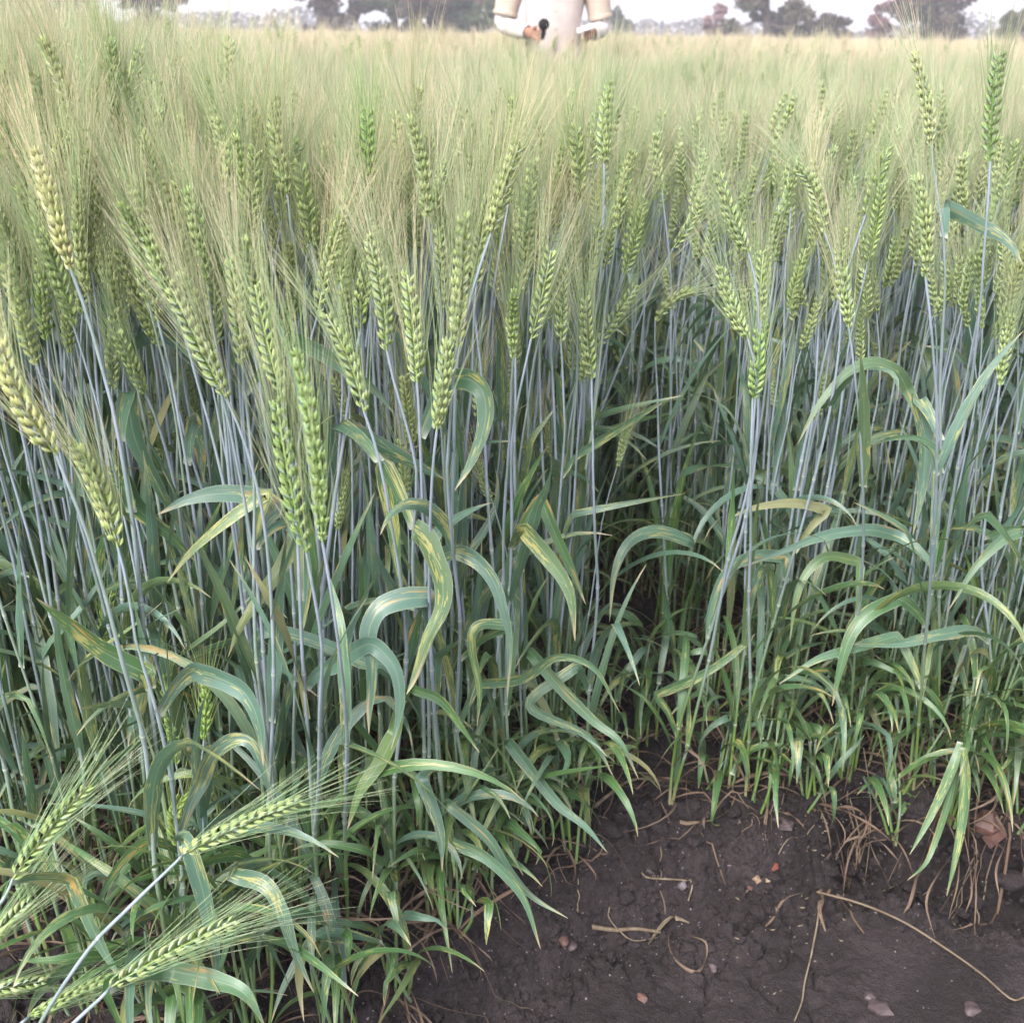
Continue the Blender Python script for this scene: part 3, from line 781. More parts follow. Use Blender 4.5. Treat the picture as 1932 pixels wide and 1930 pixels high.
HERO_OBJ = []
for hi_, (tp, bp, label, o) in enumerate(HEROES):
    rng2 = np.random.default_rng(3000 + hi_)
    L = o.get('L', .095)
    Yh = o.get('Y') or float(np.clip(px_len_Y(tp, bp, L), .80, 2.6))
    base = at(*bp, Yh); tip = at(tp[0], tp[1], Yh + (0.01 if not o.get('tuck') else 0.05))
    col = o.get('col', None)
    j = rng2.uniform(.92, 1.08)
    col = tuple(np.array(col or (1, 1, 1)) * j) + (1,)
    acol = (.78, .92, .86, 1) if 'path' in o else col
    if 'path' in o:
        pl_ = o['path']; pts3 = [at(u, v, Yh - 0.012 * (i + 1)) for i, (u, v) in enumerate(pl_)]
        last = pts3[-1]; foot = np.array([last[0] - .03, last[1] - .02, min(last[2] - .2, gz(last[0], last[1]) - .01)])
        P = catmull([foot] + [np.array([p[0], p[1], max(p[2], gz(p[0], p[1]) + .004)]) for p in pts3[::-1]] + [base], 26)
    else:
        fp = o.get('foot')
        fy = max(Yh + rng2.uniform(-.02, .05), float(edge_y(base[0])) + .05)
        if fp:
            q_ = at(fp[0], fp[1], fy); k = (q_[2] - gz(q_[0], fy))
            # follow the pictured lean of the stem down to the ground
            dirx = (q_[0] - base[0]) / max(.05, base[2] - q_[2])
            fx = base[0] + dirx * base[2] * .9
        else: fx = base[0] * 0.97 + rng2.normal(0, .015)
        fy = max(fy, float(edge_y(fx)) + .05)
        foot = np.array([fx, fy, gz(fx, fy) - .005])
        d = tip - base
        if o.get('nod'): d = np.array([-.2, 0, .6])
        P = stem_path(foot, base, d if not o.get('nod') else np.array([.0, -.1, 1.]), rng2.normal(0, .0035, 2))
    e = empty('wheat_stalk', tuple(P[0]), label, 'wheat stalk', 'single wheat stalks that stand out')
    P0 = P - P[0]; b0, t0 = base - P[0], tip - P[0]
    stem_mb(P0, rng2, o.get('r', .0020), None, 7).obj('stem', e)
    bend = np.array(o.get('bend', rng2.normal(0, .003, 3)))
    if o.get('nod'): bend = np.array([0, 0, .012])
    if o.get('nod2'): bend = np.array([.006, 0, .010])
    mr, place, ma = ear_parts(b0, t0, bend, rng2, o.get('nsp', max(10, int(L / .0043))), o.get('sc', .96), o.get('awn', .09), o.get('spread', 10.5))
    ear = mr.obj('ear', e); ear.color = col
    for k, m in place:
        so = new_obj('spikelet', SPK_MESH[k], ear); so.matrix_local = Matrix(m.tolist()); so.color = col
    aw = ma.obj('awns', ear); aw.color = acol
    if 'path' not in o:
        for lm in auto_leaves(P0, rng2, hmax=.66)[:6]: lm.obj('leaf', e)
    HERO_OBJ.append((e, P))

# ------------------------------------------------------------------ leaves one can pick out, each on the stalk it grows from
LEAVES = [  # px spine, ground distance at start and end, width, tone, face (0 flat to the viewer .. 1 edge on)
 ([(807, 1127), (765, 1130), (722, 1145), (702, 1172), (695, 1205), (700, 1240), (702, 1290), (697, 1340), (696, 1385)], .97, .92, .021, .95),
 ([(780, 998), (805, 1020), (820, 1055), (835, 1100), (832, 1150), (807, 1202), (782, 1277), (767, 1310)], .95, .90, .021, .95),
 ([(630, 1255), (657, 1235), (695, 1215), (722, 1230), (747, 1265), (755, 1315), (750, 1365), (737, 1415)], .95, .90, .018, .8),
 ([(682, 1250), (607, 1215), (532, 1192), (495, 1195), (482, 1215), (497, 1240), (557, 1280), (607, 1320)], .98, .98, .013, .7),
 ([(827, 1050), (857, 1040), (895, 1055), (927, 1090), (947, 1140), (962, 1215), (957, 1318)], 1.02, .97, .016, .95),
 ([(722, 870), (732, 930), (742, 990), (750, 1060), (762, 1125)], 1.05, 1.03, .017, .33),
 ([(520, 955), (470, 936), (410, 932), (350, 945), (297, 971)], .98, .95, .019, .8),
 ([(505, 930), (470, 953), (420, 990), (360, 1042), (316, 1098)], .97, .94, .012, .45),
 ([(365, 1265), (420, 1282), (465, 1312), (490, 1372), (497, 1445)], .90, .86, .020, .97),
 ([(380, 1475), (400, 1425), (440, 1395), (475, 1405), (500, 1460), (515, 1520)], .92, .9, .015, .9),
 ([(275, 1270), (200, 1232), (130, 1178), (68, 1128)], .88, .84, .018, .12),
 ([(560, 640), (610, 668), (660, 702), (710, 740), (742, 778)], 1.0, .99, .014, .6),
 ([(850, 715), (885, 716), (912, 742), (915, 800), (890, 870), (858, 925)], 1.05, 1.0, .021, .55),
 ([(640, 800), (720, 842), (790, 880), (842, 906)], 1.03, 1.06, .017, .6),
 ([(1715, 742), (1690, 700), (1640, 685), (1590, 712), (1540, 772), (1505, 838)], 1.38, 1.32, .016, .55),
 ([(1560, 962), (1500, 950), (1430, 957), (1376, 977)], 1.36, 1.3, .013, .5),
 ([(1310, 1022), (1240, 1002), (1188, 1022), (1160, 1080), (1150, 1172)], 1.38, 1.3, .017, .6),
 ([(1695, 1130), (1640, 1157), (1605, 1200), (1585, 1262), (1570, 1332)], 1.33, 1.28, .019, .3),
 ([(745, 1382), (715, 1442), (680, 1492), (655, 1565)], .93, .9, .016, .1),
 ([(850, 1520), (920, 1580), (960, 1642), (1005, 1692), (1072, 1732)], 1.05, .99, .012, .6),
 ([(960, 1400), (1010, 1465), (1055, 1520), (1105, 1560), (1146, 1608)], 1.14, 1.08, .014, .6),
 ([(795, 1470), (815, 1520), (832, 1575), (834, 1645)], 1.0, .97, .014, .8),
 ([(320, 1830), (400, 1848), (460, 1872), (500, 1935)], .78, .74, .018, .4),
 ([(355, 1590), (385, 1690), (405, 1790), (410, 1880)], .86, .84, .018, .7),
 ([(440, 1650), (500, 1668), (532, 1720), (558, 1800), (592, 1872)], .88, .82, .016, .6),
 ([(135, 1660), (170, 1740), (200, 1800), (232, 1850)], .84, .8, .013, .5),
 ([(1110, 846), (1180, 802), (1250, 760)], 1.3, 1.28, .010, .5),
 ([(1085, 1260), (1000, 1330), (1110, 1390), (1160, 1470)], 1.2, 1.15, .013, .5),
 ([(1000, 1230), (1060, 1300), (1120, 1360), (1170, 1400), (1205, 1470)], 1.2, 1.12, .014, .4),
 ([(990, 1000), (1040, 1060), (1075, 1120), (1085, 1210)], 1.1, 1.06, .018, .9),
 ([(1020, 940), (1040, 990), (1080, 1080), (1105, 1140)], 1.15, 1.12, .013, .2),
 ([(1690, 1010), (1640, 1000), (1560, 1010), (1490, 1035), (1400, 1070)], 1.36, 1.3, .016, .7),
 ([(1930, 1000), (1890, 1020), (1840, 1070), (1790, 1150)], 1.3, 1.26, .014, .5),
 ([(1480, 1050), (1420, 1050), (1370, 1080), (1340, 1150), (1330, 1230)], 1.36, 1.3, .015, .6),
 ([(1620, 1060), (1560, 1050), (1520, 1085), (1500, 1140), (1490, 1210)], 1.36, 1.3, .013, .35),
 ([(1730, 750), (1745, 830), (1740, 920), (1722, 1010)], 1.34, 1.3, .018, .75),
 ([(1690, 1200), (1620, 1220), (1540, 1245), (1470, 1290)], 1.33, 1.28, .014, .5),
 ([(1240, 1310), (1330, 1270), (1400, 1220), (1425, 1195)], 1.3, 1.36, .013, .35),
 ([(1820, 1190), (1760, 1200), (1690, 1215), (1600, 1215)], 1.33, 1.3, .016, .6),
 ([(1780, 390), (1850, 425), (1900, 455), (1930, 500)], 1.3, 1.26, .016, .8),
 ([(960, 1180), (905, 1180), (890, 1215), (905, 1300), (900, 1370)], 1.03, 1.0, .012, .4),
 ([(905, 1290), (985, 1280), (1050, 1240), (1120, 1260), (1170, 1345)], 1.1, 1.06, .012, .5),
 ([(780, 1300), (830, 1320), (870, 1370), (905, 1420)], .97, .95, .010, .1),
 ([(855, 1590), (920, 1620), (985, 1690), (1020, 1790)], 1.02, .97, .014, .55),
 ([(560, 1000), (535, 1060), (495, 1120), (455, 1180), (430, 1240)], .98, .95, .015, .4),
 ([(545, 985), (570, 1030), (580, 1100), (572, 1170), (566, 1200)], .97, .95, .012, .7),
 ([(225, 900), (260, 960), (320, 1010), (370, 1060)], 1.02, 1.05, .018, .35),
 ([(240, 740), (255, 830), (300, 920), (350, 1010)], 1.05, 1.08, .017, .6),
 ([(365, 790), (378, 850), (384, 910)], 1.12, 1.12, .015, .95),
 ([(270, 640), (300, 630), (350, 660), (420, 710)], 1.12, 1.14, .015, .8),
]
FEET = np.array([p.mean(0) for _, p in HERO_OBJ])
cur = [pp for _, pp in HERO_OBJ]
for li, (spine, y0, y1, wd, q) in enumerate(LEAVES):
    n = len(spine); P = catmull(np.array([at(u, v, y0 + (y1 - y0) * i / (n - 1)) for i, (u, v) in enumerate(spine)]), 22)
    rng2 = np.random.default_rng(7000 + li)
    # the stalk that passes closest to the blade's base
    best = min(range(len(cur)), key=lambda i: np.min(np.linalg.norm((cur[i] - P[0]) * np.array([1, .6, .7]), axis=1)))
    k = int(np.argmin(np.linalg.norm(cur[best] - P[0], axis=1))); sp = cur[best][max(0, k - 1)]
    if np.linalg.norm(sp - P[0]) < .16:
        P = np.vstack([catmull(np.array([sp, (sp + P[0]) / 2 + np.array([0, 0, .006]), P[0], P[3]]), 10)[:7], P[1:]])
    T = unit(np.gradient(P, axis=0)); view = unit(P - C0)
    Wd = unit(np.cross(T, view))
    for i in range(1, len(Wd)):
        if np.dot(Wd[i], Wd[i - 1]) < 0: Wd[i] = -Wd[i]
    N = np.cross(T, Wd); tw = np.linspace(rng2.uniform(.2, .7), rng2.uniform(-.45, .45), len(P)); wd *= 1.12
    Wd = Wd * np.cos(tw)[:, None] + N * np.sin(tw)[:, None]
    s = np.linspace(0, 1, len(P))
    w = .5 * wd * (0.5 + 0.5 * sstep(s, 0, .3)) * (1 - s ** 2.6) + .0002
    w = w * (1 + .04 * np.sin(s * 23 + li))
    mb = MB(); ribbon(mb, P - np.array(HERO_OBJ[best][0].location), Wd, w, LEAF, q, .2, 5)
    mb.obj('leaf', HERO_OBJ[best][0])

# ------------------------------------------------------------------ leafy tufts without ears along the bank
def tuft(u, v, Y, label, n, hang, seed, size=.16, dry=8):
    rng2 = np.random.default_rng(seed); p = at(u, v, Y); p[2] = gz(p[0], p[1]) - .004
    e = empty('wheat_tuft', tuple(p), label, 'wheat tuft', 'leafy tufts along the bank')
    for k in range(n):
        b = np.append(rng2.uniform(-.02, .02, 2), 0)
        hgt = rng2.uniform(.06, .2) * size / .16
        top = b + np.append(rng2.normal(0, .02, 2), hgt)
        mb = MB(); tube(mb, catmull(np.array([b, (b + top) / 2 + rng2.normal(0, .003, 3), top]), 7), np.linspace(.0023, .0017, 7), 6, STEM, rng2.random(), None, np.linspace(.05, .3, 7)); mb.obj('shoot', e)
        for j in range(2):
            az = rng2.uniform(0, 6.28) if rng2.random() > hang else rng2.normal(-1.57, .5)
            leaf_mb(top - (top - b) * .25 * j, az, R(rng2.uniform(35, 80)), rng2.uniform(.7, 1.25) * size, rng2.uniform(.009, .0155), rng2.uniform(1.2, 2.7), rng2.normal(0, .9), rng2, np.clip(rng2.normal(.3, .25), 0, 1), 13, LEAF, 3, rng2.normal(0, .5)).obj('leaf', e)
    for k in range(int(dry * .6)):
        leaf_mb(rng2.uniform(-.02, .02, 3) * np.array([1, 1, 0]) + np.array([0, 0, .01]), rng2.normal(-1.57, 1.1), R(rng2.uniform(-10, 50)), rng2.uniform(.06, .17), rng2.uniform(.0015, .005), rng2.uniform(1.0, 2.2), rng2.normal(0, 4), rng2, rng2.random(), 14, DRY, 3, rng2.normal(0, 1.5)).obj('dry_leaf', e)
    return e
tuft(1540, 1530, 1.325, 'pale green tuft of straight shoots with dead husk at its foot on the bank crest', 6, .4, 11, .13, 10)
tuft(1455, 1440, 1.41, 'cluster of bare pale shoots behind the bank crest', 9, .3, 12, .15, 6)
tuft(1800, 1490, 1.31, 'large tuft with green blades and brown roots hanging down the bank', 9, .95, 13, .2, 16)
BIG = bpy.data.objects['wheat_tuft.002']
for (spine, y0, y1, wd, q, mt) in (
     ([(1812, 1400), (1800, 1440), (1770, 1510), (1742, 1565), (1716, 1612)], 1.29, 1.22, .013, .25, LEAF), ([(1818, 1410), (1822, 1470), (1815, 1550), (1802, 1620), (1786, 1690)], 1.28, 1.20, .014, .3, LEAF),
     ([(1806, 1440), (1790, 1510), (1765, 1585), (1745, 1630), (1712, 1660)], 1.28, 1.21, .009, .15, LEAF), ([(1800, 1450), (1772, 1530), (1735, 1640), (1718, 1700), (1705, 1722)], 1.27, 1.21, .008, .5, DRY),
     ([(1825, 1480), (1815, 1580), (1770, 1650), (1748, 1700), (1760, 1760)], 1.27, 1.19, .006, .3, DRY), ([(1850, 1470), (1838, 1580), (1842, 1680), (1838, 1760)], 1.28, 1.20, .004, .6, DRY),
     ([(1830, 1470), (1828, 1600), (1834, 1680), (1822, 1720)], 1.27, 1.2, .004, .2, DRY), ([(1880, 1540), (1900, 1580), (1880, 1640), (1885, 1690)], 1.27, 1.2, .005, .4, DRY)):
    n = len(spine); P = catmull(np.array([at(u, v, y0 + (y1 - y0) * i / (n - 1)) for i, (u, v) in enumerate(spine)]), 18)
    P[:, 1] -= np.maximum(0, ground_z(P[:, 0], P[:, 1]) + .008 - P[:, 2])
    T = unit(np.gradient(P, axis=0)); Wd = unit(np.cross(T, unit(P - C0))); N = np.cross(T, Wd); tw = np.linspace(.3, -.4 if mt == LEAF else 3.5, 18)
    s_ = np.linspace(0, 1, 18); mb = MB()
    ribbon(mb, P - np.array(BIG.location), Wd * np.cos(tw)[:, None] + N * np.sin(tw)[:, None], .5 * wd * (.6 + .4 * sstep(s_, 0, .3)) * (1 - s_ ** 2.6) + .0003, mt, q, .25)
    mb.obj('leaf' if mt == LEAF else 'dry_leaf', BIG)
tuft(1680, 1470, 1.34, 'small withered tuft beside the large hanging one', 5, .4, 14, .12, 14)
tuft(1905, 1460, 1.33, 'leafy tuft at the right edge above the reddish stone', 7, .6, 15, .16, 14)
tuft(860, 1745, 1.075, 'tuft with white roots at the tip of the centre clump', 7, .5, 16, .14, 12)
tuft(755, 1860, 1.0, 'lowest tuft of the centre clump with curled brown leaves', 8, .7, 17, .15, 18)
tuft(640, 1900, .94, 'tuft at the bottom edge left of the lowest centre tuft', 7, .6, 18, .16, 12)
tuft(980, 1580, 1.2, 'tuft of narrow blades at the left end of the bank', 7, .6, 19, .14, 8)
tuft(1060, 1450, 1.3, 'leafy tuft leaning over the soil at the left of the gap', 8, .6, 20, .16, 8)
tuft(1180, 1400, 1.42, 'thin tuft with brown strands inside the gap', 5, .5, 21, .15, 12)
tuft(480, 1850, .90, 'broad bladed tuft under the fallen ears', 7, .4, 22, .2, 8)
tuft(300, 1800, .86, 'tuft between the fallen stalks at lower left', 7, .3, 23, .2, 6)
tuft(120, 1640, .93, 'tuft beside the dark soil at the left edge', 6, .3, 24, .2, 8)

rngt = np.random.default_rng(404)
for k in range(26):
    x = rngt.uniform(-.05, .85) if k < 20 else rngt.uniform(-.5, -.05); y = float(edge_y(x)) + rngt.uniform(.0, .22)
    if .14 < x < .28: y += .12
    v_ = C0 * 0 + np.array([x, y, .0]) - C0; zc = v_ @ cF
    e = tuft(966 + FPX * (v_ @ cR) / zc, 965 - FPX * (v_ @ cU) / zc, y, 'small leafy tuft among the stem bases ' + ('along the bank at the right' if x > .28 else 'beside the gap' if x > .02 else 'of the centre clump'), int(rngt.integers(4, 7)), .55, 900 + k, rngt.uniform(.13, .19), 5)
    e['group'] = 'small leafy tufts ' + ('along the bank at the right' if x > .28 else 'beside the gap' if x > .02 else 'of the centre clump')

# ------------------------------------------------------------------ dead leaves, roots, crumbs, husks: nobody could count them
def soft_curl(rng2, x, y, L, w, hug=.85):
    n = 12; a = rng2.uniform(0, 6.28); da = rng2.normal(0, 2.6) * (np.linspace(0, 1, n) ** 1.2); an = a + da
    st = L / n; px = x + np.cumsum(np.cos(an)) * st; py = y + np.cumsum(np.sin(an)) * st
    z = ground_z(px, py) + .003 + np.abs(np.sin(np.linspace(0, 3.1, n) + rng2.uniform(0, .4))) * L * rng2.uniform(0, .3)
    P = np.stack([px, py, z], 1)
    tw = np.linspace(0, rng2.normal(0, 4), n) + rng2.uniform(0, 3)
    T, A, B = frames(P)
    return P, A * np.cos(tw)[:, None] + B * np.sin(tw)[:, None]
rng2 = np.random.default_rng(81); mb = MB()
for k in range(1250):
    x = rng2.uniform(-.9, 1.0); y = rng2.uniform(.7, 2.2)
    dy = y - float(edge_y(x))
    if dy < -.03 or (dy < 0.02 and rng2.random() < .6): continue
    L = rng2.uniform(.05, .2); P, Wv = soft_curl(rng2, x, y, L, .003)
    w = (.0005 + .0024 * rng2.random() ** 2) * (1 - np.linspace(0, 1, 12) ** 3 * .8)
    ribbon(mb, P, Wv, w, DRY if rng2.random() < .8 else STRAW, rng2.random(), .5)
tag(mb.obj('dead_leaf_litter'), 'tangle of brown dead leaves and roots at the foot of the wheat', None, None, 'stuff')
mb = MB()
for k in range(60):                                           # fine roots hanging out of the bank
    x = rng2.uniform(.0, .95); y = float(edge_y(x)) + rng2.uniform(-.03, .03)
    if x < .45 and rng2.random() < .75: continue
    n = 10; P = np.zeros((n, 3)); L = rng2.uniform(.03, .14); drift = rng2.normal(0, .7)
    xx, yy = x, y
    for i in range(n):
        P[i] = (xx, yy, gz(xx, yy) + .002 + .004 * rng2.random()); xx += (drift + rng2.normal(0, .6)) * L / n; yy -= L / n * rng2.uniform(.1, 1.1)
    ribbon(mb, catmull(P, 16), unit(np.array([1, .3, rng2.normal(0, .4)])), rng2.uniform(.0004, .0014) * np.ones(16), DRY if rng2.random() < .6 else STRAW, rng2.random(), .4)
tag(mb.obj('hanging_roots'), 'fine brown roots trailing down the soil bank', None, None, 'stuff')

def blob(mb, c, r, rng2, q=0.0, mat=0, flat=.7, n=5, s=7, rough=0.0):
    ph = np.linspace(.02, math.pi - .02, n + 1); th = np.linspace(0, 2 * math.pi, s, endpoint=False)
    V = np.stack([np.sin(ph)[:, None] * np.cos(th), np.sin(ph)[:, None] * np.sin(th), np.cos(ph)[:, None] * np.ones(s)], -1)
    D = rng2.normal(0, 1, (4, 3)); disp = sum(np.sin(V @ D[i] * 2.2 + i) for i in range(4)) * .13
    V = V * (1 + disp[..., None] + rng2.normal(0, 1, disp.shape + (1,)) * rough) * np.array([rng2.uniform(.8, 1.25), rng2.uniform(.8, 1.25), flat]) * r
    a = np.zeros((n + 1, s, 3)); a[..., 2] = q
    mb.add(V.reshape(-1, 3) @ rotz(rng2.uniform(0, 6)).T + c, quads(n + 1, s, True)[:, ::-1], a, mat)
mb = MB()
for k in range(8500):
    x = rng2.uniform(-.75, .85); e = float(edge_y(x)); y = rng2.uniform(.9, 1.75) if rng2.random() < .35 else e + rng2.normal(-.03, .06)
    r = .0010 + .0034 * rng2.random() ** 3.5
    if y > e - .14: r *= 1.3 + 2.2 * rng2.random() ** 6
    blob(mb, np.array([x, y, gz(x, y) + r * .15]), r, rng2, 0, 0, .75, 5, 7, .16)
tag(mb.obj('soil_crumbs', mats=[MAT['soil']], smooth=False), 'loose dark crumbs of soil on the bank and furrow floor', None, None, 'stuff')
mb = MB()
for k in range(900):
    x = rng2.uniform(-.35, .85); e = float(edge_y(x)); y = e + rng2.normal(-.04, .05) if rng2.random() < .75 else rng2.uniform(.9, 1.4)
    blob(mb, np.array([x, y, gz(x, y) + .0006]), rng2.uniform(.0006, .0016), rng2, 0, 0, .8, 3, 5, .12)
tag(mb.obj('pale_grit', mats=[make_stone_mat('pale_grit', (0.13, 0.105, 0.11), (0.24, 0.20, 0.21), .6)], smooth=False), 'pale grit and frosted crumbs along the bank', None, None, 'stuff')
mb = MB()
for k in range(85):
    u, v = rng2.normal(1520, 60), rng2.normal(1620, 75)
    if k < 25: u, v = rng2.uniform(1370, 1560), rng2.uniform(1570, 1760)
    Yg = 1.05 * 1.05 / math.tan(PITCH + math.atan((v - 965) / FPX)); p = at(u, v, Yg); a = rng2.uniform(0, math.pi)
    c = np.array([p[0], p[1], gz(p[0], p[1]) + .0014])
    floret(mb, mat4(rotz(a) @ roty(math.pi / 2), c), rng2.uniform(.006, .010), .0010, .0014, rng2.random() * .3, 5, STRAW)
tag(mb.obj('fallen_husks'), 'pale fallen seed husks scattered on the soil below the bank crest', None, None, 'stuff')

# ------------------------------------------------------------------ single things on the soil
def on_ground(u, v):
    lo, hi = .6, 4.0                                            # where the sight line meets the ground
    for _ in range(40):
        m_ = (lo + hi) / 2; p = at(u, v, m_)
        if p[2] > gz(p[0], p[1]): lo = m_
        else: hi = m_
    p = at(u, v, lo); p[2] = gz(p[0], p[1]); return p
SM = dict(red=make_stone_mat('red_brick', (0.21, 0.055, 0.036), (0.15, 0.045, 0.034), .7), rose=make_stone_mat('reddish_stone', (0.125, 0.060, 0.046), (0.085, 0.048, 0.042)),
          plum=make_stone_mat('plum_stone', (0.052, 0.036, 0.038), (0.080, 0.056, 0.058)), grey=make_stone_mat('grey_stone', (0.09, 0.075, 0.082), (0.14, 0.118, 0.126)), ochre=make_stone_mat('ochre_stone', (0.16, 0.095, 0.06), (0.25, 0.18, 0.12)))
def stone(u, v, size, mat, label, seed, flat=.6, sharp=False, cat='stone'):
    rng2 = np.random.default_rng(seed); p = on_ground(u, v); mb = MB()
    blob(mb, np.zeros(3), size, rng2, 0, 0, flat, 5 if sharp else 9, 5 if sharp else 12, .07 if mat == 'soil' else .02)
    o = mb.obj('stone' if cat == 'stone' else cat.replace(' ', '_'), mats=[SM[mat]], smooth=not sharp); o.location = (p[0], p[1], p[2] + size * flat * (.05 if mat == 'soil' else .2))
    tag(o, label, cat)
stone(1866, 1562, .0235, 'rose', 'large angular reddish stone stuck in the bank behind roots', 3, .8, True)
stone(1462, 1634, .0075, 'red', 'bright red brick chip on the bank below the crest', 2, .5, True, 'brick chip')
stone(1428, 1658, .0065, 'ochre', 'orange brown pebble left of the pale chip on the bank', 3, .6, True)
stone(1415, 1675, .006, 'rose', 'small flat pink chip on the slope under the orange pebble', 4, .4, True)
stone(1448, 1660, .006, 'ochre', 'pale ochre chip beside the orange pebble', 5, .5)
stone(1062, 1775, .0075, 'rose', 'brown lumpy pebble left of the plum pebble below the centre clump', 6, .7)
stone(1080, 1785, .0075, 'plum', 'plum grey pebble touching the brown lumpy pebble', 7, .7)
stone(1213, 1885, .0085, 'rose', 'angular brown stone alone on the furrow floor', 8, .6, True)
stone(1660, 1905, .0145, 'plum', 'biggest plum stone on the furrow floor at lower right', 9, .55, True)
stone(1640, 1882, .007, 'plum', 'small plum stone on top of the biggest plum stone', 10, .7, True)
stone(1835, 1905, .009, 'plum', 'half buried dark stone near the lower right corner', 11, .5)
stone(1228, 1640, .008, 'grey', 'frosted grey clod on the furrow wall left of the dry stalk pieces', 12, .7)
stone(1288, 1672, .0075, 'grey', 'pale grey lump above the bent dry straw', 13, .8)
stone(1480, 1555, .013, 'plum', 'angular dark clod on the bank face under the crest', 14, .5, True)
stone(1345, 1825, .006, 'plum', 'tiny dark pebble right of the looped dead leaf', 15, .6)
stone(118, 1750, .012, 'grey', 'grey stone in the dark soil at the lower left edge', 16, .7)
stone(775, 1530, .010, 'grey', 'whitish stone glimpsed between stems of the centre clump', 17, .8)

SM['soil'] = MAT['soil']
for i, (u, v, sz, lab) in enumerate(((1140, 1565, .016, 'rough soil clod on the bank under the pale broken straw'), (1085, 1600, .014, 'soil clod left of the frosted rough ones on the bank'), (1240, 1560, .017, 'broad soil clod on the bank crest below the arching dead leaf'),
     (1310, 1590, .013, 'soil clod on the bank between crest and orange pebble'), (1010, 1640, .015, 'soil clod at the left end of the bank under the drooping blades'), (1660, 1580, .017, 'soil clod on the steep bank face left of the hanging tuft'),
     (1600, 1640, .014, 'soil clod low on the steep bank face above the long dry stalk'), (1900, 1660, .018, 'soil clod at the right edge of the bank below the reddish stone'), (1380, 1530, .012, 'soil clod right under the arching dead leaf'), (1180, 1690, .011, 'flat soil clod above the short grey straw'))):
    stone(u, v, sz, 'soil', lab, 60 + i, .7, False, 'soil clod')
def lying(name, label, cat, spine, rad, mat, q=.2, lift=.002, part=None, flatw=None):
    P = catmull(np.array([on_ground(u, v) + np.array([0, 0, lift + dz]) for (u, v, dz) in spine]), 24)
    P[:, 2] = np.maximum(P[:, 2], ground_z(P[:, 0], P[:, 1]) + rad * .6)
    e = tuple(P[0]); mb = MB(); P = P - P[0]
    s = np.linspace(0, 1, 24)
    if flatw is None: tube(mb, P, rad * (1 - .3 * s), 7, mat, q)
    else:
        T, A, B = frames(P); tw = np.linspace(0, flatw, 24)
        ribbon(mb, P, A * np.cos(tw)[:, None] + B * np.sin(tw)[:, None], rad * (1 - s ** 3 * .8), mat, q, .5)
    o = mb.obj(name); o.location = e; return tag(o, label, cat)
lying('dry_stalk', 'long pale dry stalk lying from the bank foot to the lower right corner', 'dry stalk',
      [(1540, 1690, .006), (1620, 1718, .012), (1700, 1752, .012), (1780, 1800, .010), (1850, 1845, .006), (1905, 1890, .004), (1931, 1885, .002)], .0018, STRAW, .8)
lying('dry_stalk', 'thin pale green shoot hanging down from the fallen stalk at lower centre right', 'dry stalk',
      [(1545, 1685, .004), (1542, 1740, .006), (1533, 1790, .008), (1528, 1815, .006), (1517, 1860, .004), (1512, 1895, .003), (1498, 1930, .002)], .0015, STRAW, .25)
lying('dry_straw', 'thick short grey straw piece lying flat on the furrow floor', 'straw', [(1116, 1752, .002), (1160, 1758, .002), (1200, 1757, .003), (1245, 1763, .003)], .0034, STRAW, .6)
lying('dry_leaf', 'pale folded dead leaf at the right end of the short grey straw', 'dead leaf', [(1225, 1785, .001), (1255, 1755, .010), (1275, 1748, .016), (1300, 1752, .010)], .006, STRAW, .2, .002, None, 1.0)
lying('dry_leaf', 'brown looped dead leaf below the short grey straw', 'dead leaf', [(1262, 1762, .004), (1266, 1800, .004), (1290, 1828, .003), (1315, 1838, .003), (1330, 1815, .006), (1328, 1785, .008), (1290, 1768, .004)], .0026, DRY, .3, .002, None, 5)
lying('dry_straw', 'bent tan straw above the short grey straw', 'straw', [(1210, 1650, .002), (1225, 1662, .004), (1285, 1668, .006), (1305, 1675, .006), (1298, 1705, .004)], .0017, STRAW, .3)
lying('dry_straw', 'thin curved strand crossing the short grey straw', 'straw', [(1150, 1715, .002), (1148, 1735, .004), (1165, 1765, .010), (1195, 1780, .004), (1240, 1772, .002)], .0011, STRAW, .4)
lying('dry_straw', 'pale broken straw on top of the bank left of the crest', 'straw', [(1120, 1528, .003), (1150, 1505, .005), (1190, 1480, .006), (1240, 1478, .006)], .0028, STRAW, .3)
lying('dry_leaf', 'long yellow-brown dead leaf arching along the bank top', 'dead leaf', [(1230, 1478, .006), (1300, 1485, .010), (1370, 1497, .012), (1430, 1498, .016), (1462, 1512, .012), (1452, 1545, .006)], .0042, DRY, .1, .003, None, 2)
lying('dry_leaf', 'curled brown dead leaf on the soil left of the fallen husks', 'dead leaf', [(1410, 1768, .002), (1450, 1745, .004), (1480, 1705, .006), (1530, 1688, .006)], .0024, DRY, .6, .002, None, 4)
lying('dry_leaf', 'frayed brown dead leaf standing beside the pale green shoot', 'dead leaf', [(1542, 1680, .003), (1552, 1700, .010), (1545, 1730, .012), (1556, 1765, .006)], .0042, DRY, .5, .002, None, 2)
lying('dry_leaf', 'brown strand lying right of the frayed dead leaf', 'dead leaf', [(1560, 1690, .003), (1590, 1710, .006), (1615, 1745, .004), (1630, 1765, .002)], .0028, DRY, .7, .002, None, 2)
lying('dry_leaf', 'dark crumpled dead leaf at the far left edge among the stems', 'dead leaf', [(10, 1440, .05), (35, 1400, .11), (45, 1350, .15), (20, 1310, .2)], .012, DRY, 1.0, .0, None, 5)

